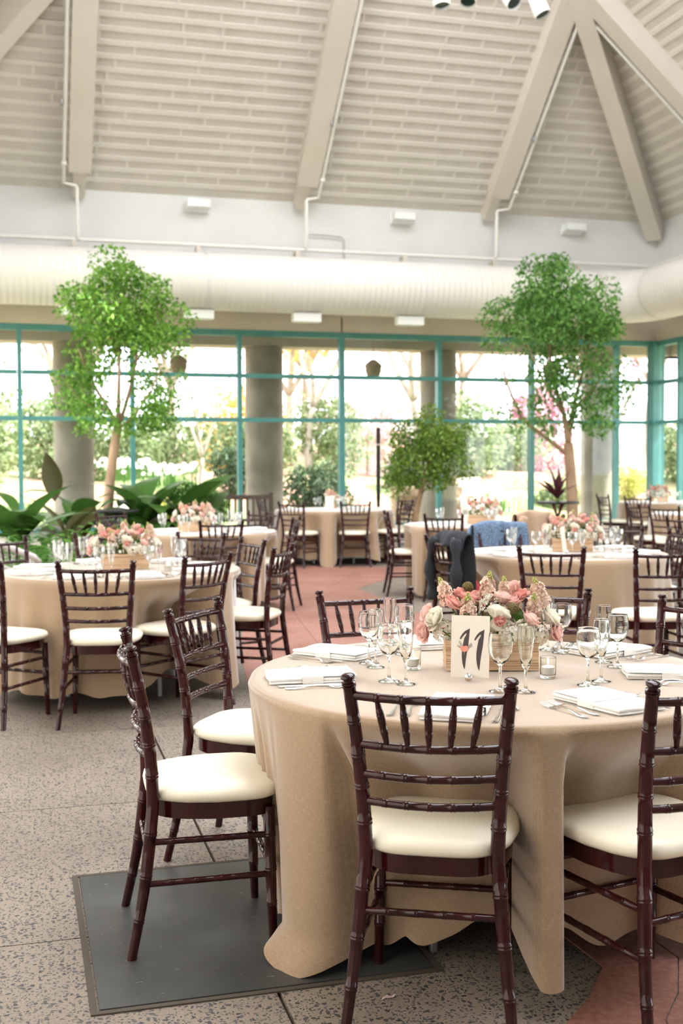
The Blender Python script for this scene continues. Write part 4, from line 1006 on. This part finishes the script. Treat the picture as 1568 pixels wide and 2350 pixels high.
# left tree, fuller to the right
bl = blobs_ring(36, (.24, 0, 3.55), (.82, .75, .58), .34, 1) + blobs_ring(9, (.1, 0, 4.1), (.5, .45, .3), .28, 2) + blobs_ring(18, (-.42, 0, 2.55), (.36, .4, .6), .24, 3) + blobs_ring(18, (.74, 0, 2.55), (.40, .4, .6), .24, 13) + blobs_ring(14, (.15, 0, 2.1), (.7, .4, .3), .16, 4)
ficus((-3.36, 16.5, 0), ([(-.02, 0, 0), (.02, 0, .8), (.08, 0, 1.4), (.17, 0, 1.95)], .085, .06),
      [([(.17, 0, 1.93), (.05, .05, 2.2), (-.2, .1, 2.6), (-.4, .1, 3.1)], .035, .012), ([(.17, 0, 1.93), (.2, -.05, 2.4), (.2, 0, 3.0), (.15, 0, 3.6)], .04, .012), ([(.17, 0, 1.93), (.3, .05, 2.35), (.42, .1, 2.9), (.5, 0, 3.5)], .035, .012), ([(.17, 0, 1.93), (.42, -.1, 2.12), (.65, -.1, 2.45), (.8, 0, 2.8)], .025, .008), ([(.05, .05, 2.2), (-.3, 0, 2.3), (-.55, 0, 2.6)], .018, .006), ([(.2, 0, 3.0), (0, .1, 3.4), (-.2, .2, 3.9)], .02, .006), ([(.42, .1, 2.9), (.65, .1, 3.2), (.8, 0, 3.7)], .02, .006)],
      bl, 11000, 'ficus', 'tall bright green ficus tree by the windows on the left', 21)
bl = blobs_ring(36, (-.36, 0, 3.7), (.92, .85, .62), .36, 5) + blobs_ring(7, (-.40, 0, 4.45), (.3, .3, .22), .26, 6) + blobs_ring(26, (.32, 0, 2.75), (.6, .5, .8), .25, 7) + blobs_ring(22, (-.45, 0, 2.5), (.7, .5, .65), .18, 8)
ficus((3.62, 18.2, 0), ([(.05, 0, 0), (.02, 0, .8), (-.02, 0, 1.45), (-.05, 0, 1.75)], .10, .075),
      [([(-.04, 0, 1.55), (-.35, 0, 1.8), (-.75, .1, 2.15), (-1.05, 0, 2.8), (-1.1, 0, 3.1)], .04, .01), ([(-.05, 0, 1.75), (-.12, 0, 2.2), (-.3, .1, 2.9), (-.35, 0, 3.6)], .05, .012), ([(-.05, 0, 1.75), (.05, .1, 2.3), (.2, .1, 2.9), (.3, 0, 3.4)], .045, .012), ([(-.12, 0, 2.2), (-.45, -.1, 2.7), (-.7, 0, 3.3)], .03, .008), ([(.05, .1, 2.3), (.35, 0, 2.6), (.6, 0, 3.0)], .025, .008)],
      bl, 11500, 'ficus_d', 'tall green ficus tree by the windows on the right', 22, .08)
bl = blobs_ring(28, (.34, 0, 1.70), (.56, .45, .62), .27, 9) + blobs_ring(10, (-.16, 0, 1.4), (.28, .25, .4), .2, 10)
ficus((1.04, 17.0, 0), ([(-.02, 0, 0), (.05, 0, .6), (.13, 0, 1.0), (.22, 0, 1.35)], .05, .035), [([(.13, 0, 1.0), (0, 0, 1.3), (-.2, 0, 1.6)], .02, .006), ([(.22, 0, 1.35), (.3, 0, 1.7), (.35, 0, 2.1)], .025, .006), ([(.22, 0, 1.35), (.45, 0, 1.55), (.6, 0, 1.9)], .02, .006)],
      bl, 6500, 'ficus_m', 'small bushy ficus with drooping leaves beside the black speaker', 23, .065)

def big_leaf(L, wd_, bend, mt, fold=.12):
    return blade(L, wd_, bend, 8, fold, 'leaf', mt)
CL = [big_leaf(.95, .17, .9, 'canna'), big_leaf(.8, .14, 1.4, 'canna'), big_leaf(.62, .19, .3, 'canna')]
DL = [big_leaf(.75, .15, 1.5, 'dark_leaf'), big_leaf(.9, .17, 1.1, 'dark_leaf'), big_leaf(.6, .13, 1.9, 'dark_leaf')]
def rosette(name, loc, leaves, n, label, cat, seed, lo=15, hi=70, zr=(.1, .5), grp=None, sc_=1.0, stem='stem'):
    r = random.Random(seed); o = empty(name, loc); tag(o, label, cat, grp)
    link('stem_base', MB().tube([(0, 0, 0), (.01, 0, zr[1]*sc_)], [.035*sc_, .02*sc_], 8).mesh('stem_base', stem, 'all'), o)
    for k in range(n):
        l = link('leaf', leaves[k % len(leaves)], o, (0, 0, r.uniform(*zr)*sc_)); l.rotation_euler = (R_(r.uniform(lo, hi)), R_(r.uniform(-15, 15)), 2.4*k + r.uniform(-.3, .3)); s = r.uniform(.75, 1.2)*sc_; l.scale = (s, s, s)
    return o
pg = 'tropical plants along the left windows'
cn = rosette('canna_plant', (-3.36, 14.2, 0), CL, 5, 'dark leaved plant with one tall upright leaf before the left column', 'plant', 1, 35, 70, (.3, .6), pg)
for (x, y, z, rx, ry, rz, sc2, me) in ((-3.72, 14.2, .98, 86, 4, 170, 1.0, CL[2]), (-3.58, 14.2, .55, 60, 10, 75, 1.0, CL[0]), (-3.5, 14.3, .5, 70, 0, -60, .7, CL[1])):
    l = link('leaf', me, cn, (x+3.55, y-14.2, z)); l.rotation_euler = (R_(rx), R_(ry), R_(rz)); l.scale = (sc2*.72, sc2, sc2)
rosette('broad_leaf_plant', (-2.75, 16.0, 0), DL, 16, 'dark green broad leaved plant at the foot of the left ficus', 'plant', 2, 25, 78, (.3, .6), pg, 1.25)
rosette('broad_leaf_plant', (-2.2, 15.9, 0), DL, 16, 'dark green broad leaved plant right of the ficus trunk', 'plant', 3, 20, 75, (.3, .6), pg, 1.2)
rosette('broad_leaf_plant', (-3.72, 13.2, 0), DL, 15, 'dark broad leaved plant at the left picture edge', 'plant', 4, 15, 80, (.3, .8), pg, 1.1)
rosette('broad_leaf_plant', (-3.72, 16.0, 0), DL, 14, 'dark broad leaved plant between the left edge and the canna', 'plant', 5, 20, 75, (.3, .6), pg, 1.2)
def fern(loc, label, seed, n=16, L=.75, mt='fern'):
    r = random.Random(seed); o = empty('fern', loc); tag(o, label, 'fern', 'ferns in the planting bed')
    for k in range(n):
        mb = MB(); az = 2.4*k; el = r.uniform(.5, 1.2); l = L*r.uniform(.7, 1.1)
        for q in range(14):
            v = q/14; p = Vector((0, l*v*math.cos(el*(1-.6*v)), l*v*math.sin(el)*(1-.55*v)))
            for sg in (-1, 1):
                w = .13*math.sin(math.pi*min(.98, .15+.85*v)); e = p + Vector((sg*w, .03, -.02)); mb.add([p, p+Vector((sg*w*.5, .035, .0)), e, p+Vector((sg*w*.5, -.012, -.01))], [(0, 1, 2, 3)])
        f = link('frond', mb.mesh('frond', mt), o, (0, 0, .12), az); f['kind'] = 'stuff'
    link('crown', MB().ball((0, 0, .06), (.08, .08, .08), 8, 5).mesh('crown', 'stem', 'all'), o)
    return o
fern((-2.95, 12.6, 0), 'light green fern left of the left table flowers', 1, 20, 1.5); fern((-3.5, 12.0, .0), 'light green fern at the left picture edge', 2, 24, 1.7); fern((-2.62, 13.4, 0), 'green fern under the canna leaves', 3, 18, 1.3); fern((-3.05, 10.9, 0), 'green fern behind the sloping handrail', 4, 22, 1.4)
sh_ = empty('round_shrub', (-2.1, 16.6, 0)); tag(sh_, 'rounded fine-leaved green shrub behind the second left table', 'shrub')
f = link('foliage', leaf_cloud([((0, 0, .75), (.48, .45, .40)), ((-.1, 0, .95), (.3, .3, .25))], 2600, .06, 31, .5).mesh('foliage', 'fern'), sh_); f['kind'] = 'stuff'
link('stem_base', MB().tube([(0, 0, 0), (0, 0, .6)], .03, 8).mesh('stem_base', 'bark', 'all'), sh_)
rosette('trailing_plant', (-1.35, 17.9, 0), DL, 9, 'low dark leaved plant at the foot of the middle column', 'plant', 8, 5, 60, (.1, .35), pg, .7)
# small black round tables; the right one carries a spiky purple plant
def side_table(loc, r, z, label, legs='black'):
    o = empty('side_table', loc); tag(o, label, 'side table')
    link('table_top', MB().lathe([(0, z-.03), (r-.01, z-.03), (r, z-.02), (r, z), (0, z)], 32).mesh('table_top', 'black', 30), o)
    for k in range(4):
        a = R_(45 + 90*k); link('leg', MB().tube([(r*.75*math.cos(a), r*.75*math.sin(a), 0), (-r*.3*math.cos(a), -r*.3*math.sin(a), z-.03)], .018, 8).mesh('leg', legs, 'all'), o)
    return o
side_table((-3.04, 15.25, 0), .36, .835, 'small black round table in front of the left ficus trunk')
side_table((3.28, 17.5, 0), .33, .85, 'small black round table with crossed reddish wooden legs', 'redwood')
SPK = [blade(.42, .035, .35, 6, .3, 'leaf', 'purple_leaf'), blade(.36, .03, .7, 6, .3, 'leaf', 'purple_leaf')]
rosette('spiky_plant', (3.28, 17.5, .85), SPK, 18, 'spiky purple leaved plant standing on the small black table', 'plant', 6, 35, 88, (.0, .04), None, 1.25)
# speaker, bench, handrail
o = empty('column_speaker', (.585, 18.3, 0)); tag(o, 'slim black column loudspeaker standing by the windows', 'speaker')
link('column', MB().box(-.031, .031, -.035, .035, .85, 2.0).mesh('column', 'black'), o); link('joint_band', MB().box(-.033, .033, -.037, .037, 1.72, 1.745).mesh('joint_band', 'rail'), o)
link('pole', MB().box(-.026, .026, -.03, .03, .45, .85).mesh('pole', 'black'), o); link('bass_box', MB().box(-.2, .2, -.22, .22, .0, .45).mesh('bass_box', 'black'), o)
o = empty('garden_bench', B(-2.35, 1.35, 0), R_(15.5)); tag(o, 'dark slatted wooden bench in front of the left windows', 'bench')
for x in (-.78, .78): link('post', MB().box(x-.035, x+.035, -.035, .035, 0, .97).mesh('post', 'bench'), o); link('front_leg', MB().box(x-.03, x+.03, -.53, -.47, 0, .62).mesh('front_leg', 'bench'), o); link('armrest', MB().box(x-.035, x+.035, -.55, -.03, .62, .655).mesh('armrest', 'bench'), o)
link('top_rail', MB().box(-.75, .75, -.025, .025, .86, .93).mesh('top_rail', 'bench'), o); link('bottom_rail', MB().box(-.75, .75, -.02, .02, .5, .55).mesh('bottom_rail', 'bench'), o)
for k in range(15): x = -.69 + k*.0986; link('slat', MB().box(x-.018, x+.018, -.011, .011, .55, .86).mesh('slat', 'bench'), o)
for k in range(4): y = -.5 + k*.125; link('seat_slat', MB().box(-.75, .75, y, y+.1, .43, .455).mesh('seat_slat', 'bench'), o)
o = empty('handrail', (-2.9, 9.8, 0)); tag(o, 'sloping pale grey handrail at the left picture edge', 'handrail')
hr = [(-1.0, .1, 1.14), (-.1, 0, .80), (.28, 0, .655), (.33, 0, .60)]
link('rail_bar', MB().tube(hr, .028, 10).mesh('rail_bar', 'rail', 'all'), o); link('rail_bar', MB().tube([(p[0]-.05, p[1], p[2]-.17) for p in hr[:3]], .022, 10).mesh('rail_bar', 'rail', 'all'), o)
for x, z in ((-.7, 1.02), (.25, .66)): link('post', MB().tube([(x, .05, 0), (x, .05, z)], .02, 8).mesh('post', 'rail', 'all'), o)
# fallen petal on the floor
pm_ = MB().add([(-.018, 0, .003), (-.006, .008, .006), (.004, .004, .003), (.018, .012, .008), (.012, -.002, .004), (.004, -.010, .006), (-.010, -.006, .003), (-.022, -.014, .002)], [(0, 1, 2, 6), (2, 3, 4), (2, 4, 5, 6), (0, 6, 7)])
pt = link('fallen_petal', pm_.mesh('fallen_petal', 'blossom'), None, (.125, 3.06, .002)); tag(pt, 'pale pink petal lying on the floor behind the front chair legs', 'petal')

# ================================================================ THE GARDEN BEYOND THE GLASS
def shrub(s, n, w, h, z0, mt, count, label, seed, size=.12, group='garden shrubs beyond the glass', d=None, cat='shrub'):
    p = B(s, n, gz(s, n) + z0); o = empty('garden_shrub', p); tag(o, label, cat, group); d = d or w*.7
    r = random.Random(seed); bl = [((r.uniform(-.5, .5)*w, r.uniform(-.4, .4)*d, h*r.uniform(.3, .72)), (w*.42, d*.42, h*.32)) for _ in range(7)] + [((0, 0, h*.45), (w*.6, d*.6, h*.45))]
    f = link('foliage', leaf_cloud(bl, count, size, seed, .4).mesh('foliage', mt), o); f['kind'] = 'stuff'
    link('stem_base', MB().tube([(0, 0, -.1), (0, 0, h*.5)], .04, 6).mesh('stem_base', 'pale_bark', 'all'), o)
shrub(.85, -5, .95, 1.25, -.05, 'yew', 2600, 'dark green yew bush outside, right of the middle column', 1)
shrub(-.85, -6, .75, 1.2, .0, 'yew', 1600, 'dark green bush outside, left of the middle column', 2)
shrub(-2.85, -4, .62, .75, -.1, 'yellow', 1500, 'bright yellow-green shrub outside near the bench', 3, .09)
shrub(-6.4, -7, 1.2, 2.2, -.2, 'palegreen', 2400, 'pale green shrub outside at the left picture edge', 4, .15)
shrub(-4.9, -9, 1.3, 2.4, -.2, 'palegreen', 2400, 'pale green shrub outside, left of the left column', 5, .16)
shrub(-5.6, -3.6, .7, .8, -.1, 'palegreen', 1200, 'low light green shrub outside, near the left column', 6, .1)
shrub(5.6, -7.5, 1.3, 2.3, -.2, 'palegreen', 2600, 'pale green shrub outside behind the small ficus', 7, .16)
shrub(7.2, -9, 1.2, 1.8, -.2, 'palegreen', 2000, 'pale green shrub outside behind the right ficus', 8, .15)
shrub(9.0, -6, .8, 1.0, -.1, 'yellow', 1500, 'yellow-green shrub outside near the right corner', 9, .1)
shrub(4.3, -5, .5, .55, -.05, 'palegreen', 900, 'small green shrub outside behind the white chair', 10, .08)
shrub(2.6, -10, 1.4, 2.6, -.2, 'palegreen', 2200, 'light green shrub outside beneath the golden tree', 11, .16)
shrub(-1.4, -12, 1.7, 2.2, -.2, 'palegreen', 2000, 'pale green shrub far outside behind the thin tree', 12, .18)
def flowers(s, n, w, label, seed, cnt=60, mt='whitefl'):
    p = B(s, n, gz(s, n)); o = empty('flower_clump', p); tag(o, label, 'flowers', 'white flower clumps in the garden'); r = random.Random(seed); a = MB(); b = MB()
    for _ in range(cnt):
        x, y, h = r.gauss(0, w*.45), r.gauss(0, w*.4), r.uniform(.25, .5); a.tube([(x, y, -.05), (x+r.uniform(-.04, .04), y, h)], .006, 4); floret(b, (x, y, h+.01), (r.uniform(-.5, .5), -1, .5), .055, 6, r, .4)
        for q in range(2): xx = x + r.uniform(-.1, .1); b2 = MB(); a.add([(xx, y, 0), (xx+.012, y, 0), (xx+r.uniform(-.08, .08), y+.03, h*.95)], [(0, 1, 2)])
    f = link('stems', a.mesh('stems', 'fern'), o); f['kind'] = 'stuff'; f = link('blooms', b.mesh('blooms', mt), o); f['kind'] = 'stuff'
flowers(-3.4, -3.4, .6, 'clump of white flowers outside right of the left column', 1, 80); flowers(-2.2, -6.5, .8, 'drift of white flowers outside below the thin tree', 2, 90); flowers(-.35, -3.2, .35, 'white flowers outside at the foot of the middle column', 3, 40)
flowers(2.4, -3.4, .4, 'white flowers outside behind the black speaker', 4, 40); flowers(4.9, -4.5, .5, 'pale flowers outside beside the right ficus', 5, 40); flowers(-3.2, -8.0, .8, 'drift of white flowers further outside on the left', 6, 70)
def gtree(s, n, h, r0, forks, mt, label, seed, bl=None, blm=None, cnt=1500, lean=0, spread=.55, size=.15):
    p = B(s, n, gz(s, n) - .1); o = empty('garden_tree', p); tag(o, label, 'tree', 'trees in the garden'); r = random.Random(seed)
    def grow(a, d, L, rad, depth):
        b = a + d*L; mid = a.lerp(b, .5) + Vector((r.uniform(-1, 1), r.uniform(-1, 1), 0))*L*.06
        P = catmull([a, mid, b], 3); n_ = len(P)
        out.tube(P, [rad*(1-.4*k/(n_-1)) for k in range(n_)], 6)
        tips.append(b)
        if depth:
            for _ in range(forks): grow(b, (d + Vector((r.uniform(-1, 1), r.uniform(-1, 1), r.uniform(-.1, .5)))*spread).normalized(), L*r.uniform(.6, .85), rad*.58, depth-1)
    out = MB(); tips = []
    grow(Vector((0, 0, 0)), Vector((lean, 0, 1)).normalized(), h*.32, r0, 0); link('trunk', out.mesh('trunk', mt, 'all'), o); top = tips[0]
    for k in range(forks + 1):
        out = MB(); a = 2*math.pi*k/(forks+1) + r.uniform(-.4, .4); grow(top, Vector((math.cos(a)*spread, math.sin(a)*spread, 1)).normalized(), h*.27, r0*.6, 2); link('branch', out.mesh('branch', mt, 'all'), o)
    if blm:
        bls = [((t_.x, t_.y, t_.z), (.62, .62, .5)) for t_ in tips[1:]]; cnt = int(cnt*(1.9 if cnt > 2500 else 1))
        f = link('blossom', leaf_cloud(bls, cnt, size, seed+50, .5, 0).mesh('blossom', blm), o); f['kind'] = 'stuff'
gtree(-1.87, -4, 4.6, .055, 2, 'pale_bark', 'slender pale trunked tree outside left of the middle column', 1, None, 'palegreen', 260, 0, .4, .1)
gtree(4.47, -9, 6.5, .16, 3, 'pale_bark', 'multi-branched pale grey tree outside behind the speaker', 2, None, 'blossom', 700, 0, .5)
gtree(1.9, -10, 5.8, .13, 2, 'pale_bark', 'dark branched tree outside right of the middle column', 3, None, 'gold', 900, .05, .55)
gtree(9.2, -6, 5.5, .10, 2, 'pale_bark', 'leaning pale trunked tree outside at the right corner', 4, None, 'magenta', 700, -.25, .4)
gtree(10.8, -11, 6.5, .14, 3, 'pale_bark', 'pink blossoming tree far outside on the right', 5, None, 'magenta', 3500, 0, .55)
gtree(6.3, -13, 7, .15, 3, 'pale_bark', 'pale pink blossoming tree far outside behind the small ficus', 6, None, 'blossom', 3500, 0, .55)
gtree(-4.5, -13, 7, .15, 3, 'pale_bark', 'pale blossoming tree far outside beyond the left ficus', 7, None, 'blossom', 3500, 0, .55)
gtree(-9, -12, 7, .15, 3, 'pale_bark', 'pale blossoming tree far outside at the left edge', 8, None, 'blossom', 3200, 0, .55)
gtree(2.5, -15, 7, .15, 3, 'pale_bark', 'golden flowering tree far outside beyond the middle windows', 9, None, 'gold', 4200, 0, .55, .2)
gtree(-1, -16, 8, .16, 3, 'pale_bark', 'pale pink tree far outside behind the middle column', 10, None, 'blossom', 3800, 0, .6, .2)
gtree(13.5, -9, 6, .14, 3, 'pale_bark', 'pale pink tree outside beyond the right corner post', 11, None, 'magenta', 3000, 0, .55)
gtree(-6.8, -6, 4, .07, 2, 'pale_bark', 'small light leafed tree outside at the left window', 12, None, 'palegreen', 900, 0, .5, .12)
for k, (sx, nx, w_, h_, mt_, lb_) in enumerate(((-9.2, -9, 1.6, 3.0, 'palegreen', 'tall pale green shrub far left outside'), (-3.2, -9.5, 1.5, 2.0, 'palegreen', 'pale green shrub outside beyond the left drift of flowers'), (.4, -9.5, 1.4, 1.7, 'palegreen', 'pale green shrub outside above the yew'),
        (3.9, -6.8, 1.0, 1.1, 'yew', 'grey-green low shrub outside right of the speaker'), (8.6, -10, 1.6, 2.8, 'magenta', 'pink flowering shrub outside at the right'), (11.5, -7, 1.4, 1.7, 'palegreen', 'pale green shrub outside past the corner post'),
        (4.4, -13, 2.0, 2.6, 'blossom', 'pale pink shrub far outside behind the pale grey tree'), (-6.5, -13, 2.2, 2.6, 'palegreen', 'pale shrub far outside at the left'), (.6, -13, 1.8, 2.8, 'gold', 'golden flowering shrub outside beside the middle column'), (6.8, -5.2, .8, .8, 'palegreen', 'low green shrub outside below the right ficus'), (-1.6, -4.9, .5, .6, 'palegreen', 'small green shrub outside behind the dark bench'))):
    shrub(sx, nx, w_, h_, -.15, mt_, 2400, lb_, 40+k, .16 if h_ > 1 else .09)
gtree(-12, -16, 8, .16, 3, 'pale_bark', 'pale tree far outside left of all others', 13, None, 'blossom', 3800, 0, .6, .2)
gtree(9, -17, 9, .16, 3, 'pale_bark', 'tall pale pink tree far outside behind the right ficus', 14, None, 'blossom', 4500, 0, .6, .22)
gtree(-7.5, -18, 9, .16, 3, 'pale_bark', 'tall pale green tree far outside behind the left column', 15, None, 'palegreen', 4500, 0, .6, .22)
gtree(4.0, -19, 9, .16, 3, 'pale_bark', 'tall pale green tree far outside behind the lantern', 16, None, 'palegreen', 4500, 0, .6, .22)
gtree(-3.2, -20, 9, .16, 3, 'pale_bark', 'tall blossoming tree far outside above the bench', 17, None, 'blossom', 4500, 0, .6, .22)
gtree(15, -15, 9, .16, 3, 'pale_bark', 'tall pale tree far outside beyond the right corner', 18, None, 'blossom', 4000, 0, .6, .22)
# low stone wall and a white garden chair
o = empty('stone_wall', B(2.75, -3.2, 0), R_(15.5)); tag(o, 'low tan stone wall outside behind the small ficus', 'stone wall'); r = random.Random(8)
for row in range(5):
    x = -.75
    while x < .75:
        w = r.uniform(.18, .36); link('stone', MB().box(x, x+w-.012, -.16+r.uniform(-.02, .02), .16, row*.19, row*.19+.178).mesh('stone', 'stone'), o); x += w
o = empty('garden_chair', B(3.75, -2.9, .12), R_(25)); tag(o, 'white slatted garden chair outside behind the second right table', 'chair')
for k in range(6): x = -.24 + k*.096; link('back_slat', MB().obox((x, .2, .62), ((1,0,0),(0,.96,-.28),(0,.28,.96)), (.04, .012, .40)).mesh('back_slat', 'white'), o)
for k in range(4): link('seat_slat', MB().box(-.28, .28, -.3+k*.11, -.2+k*.11, .32, .345).mesh('seat_slat', 'white'), o)
for sg in (-1, 1): link('armrest', MB().box(sg*.32-.05, sg*.32+.05, -.36, .2, .54, .565).mesh('armrest', 'white'), o); link('leg', MB().box(sg*.3-.03, sg*.3+.03, -.34, -.28, 0, .54).mesh('leg', 'white'), o); link('leg', MB().box(sg*.3-.03, sg*.3+.03, .2, .26, 0, .54).mesh('leg', 'white'), o)
# hanging lanterns under the eaves
for i, (s, z) in enumerate(((-2.79, 3.19), (.78, 3.18), (4.35, 3.22))):
    o = empty('hanging_lantern', B(s, -.6, z)); tag(o, 'tan domed lantern hanging outside the glass, %s from the left' % ORD[i], 'lantern', 'lanterns under the eaves')
    link('hood', MB().lathe([(0, .16), (.05, .155), (.14, .08), (.175, .02), (.16, .015), (.1, .07), (0, .11)], 8).mesh('hood', 'lantern', 20), o)
    link('bowl', MB().lathe([(.15, .02), (.15, -.06), (.11, -.16), (.05, -.2), (0, -.2)], 20).mesh('bowl', 'lantern', True), o); link('cord', MB().tube([(0, 0, .15), (0, 0, 3.86-z)], .008, 6).mesh('cord', 'lantern'), o)

# ================================================================ labels by place, left to right
for key, lst in BAG.items():
    lst.sort(key=lambda q: screen_x(q[0].location))
    for i, (o, fmt) in enumerate(lst):
        o['label'] = fmt.format(ORD[i] if i < len(ORD) else 'last') if len(lst) > 1 else fmt.split(', {}')[0]
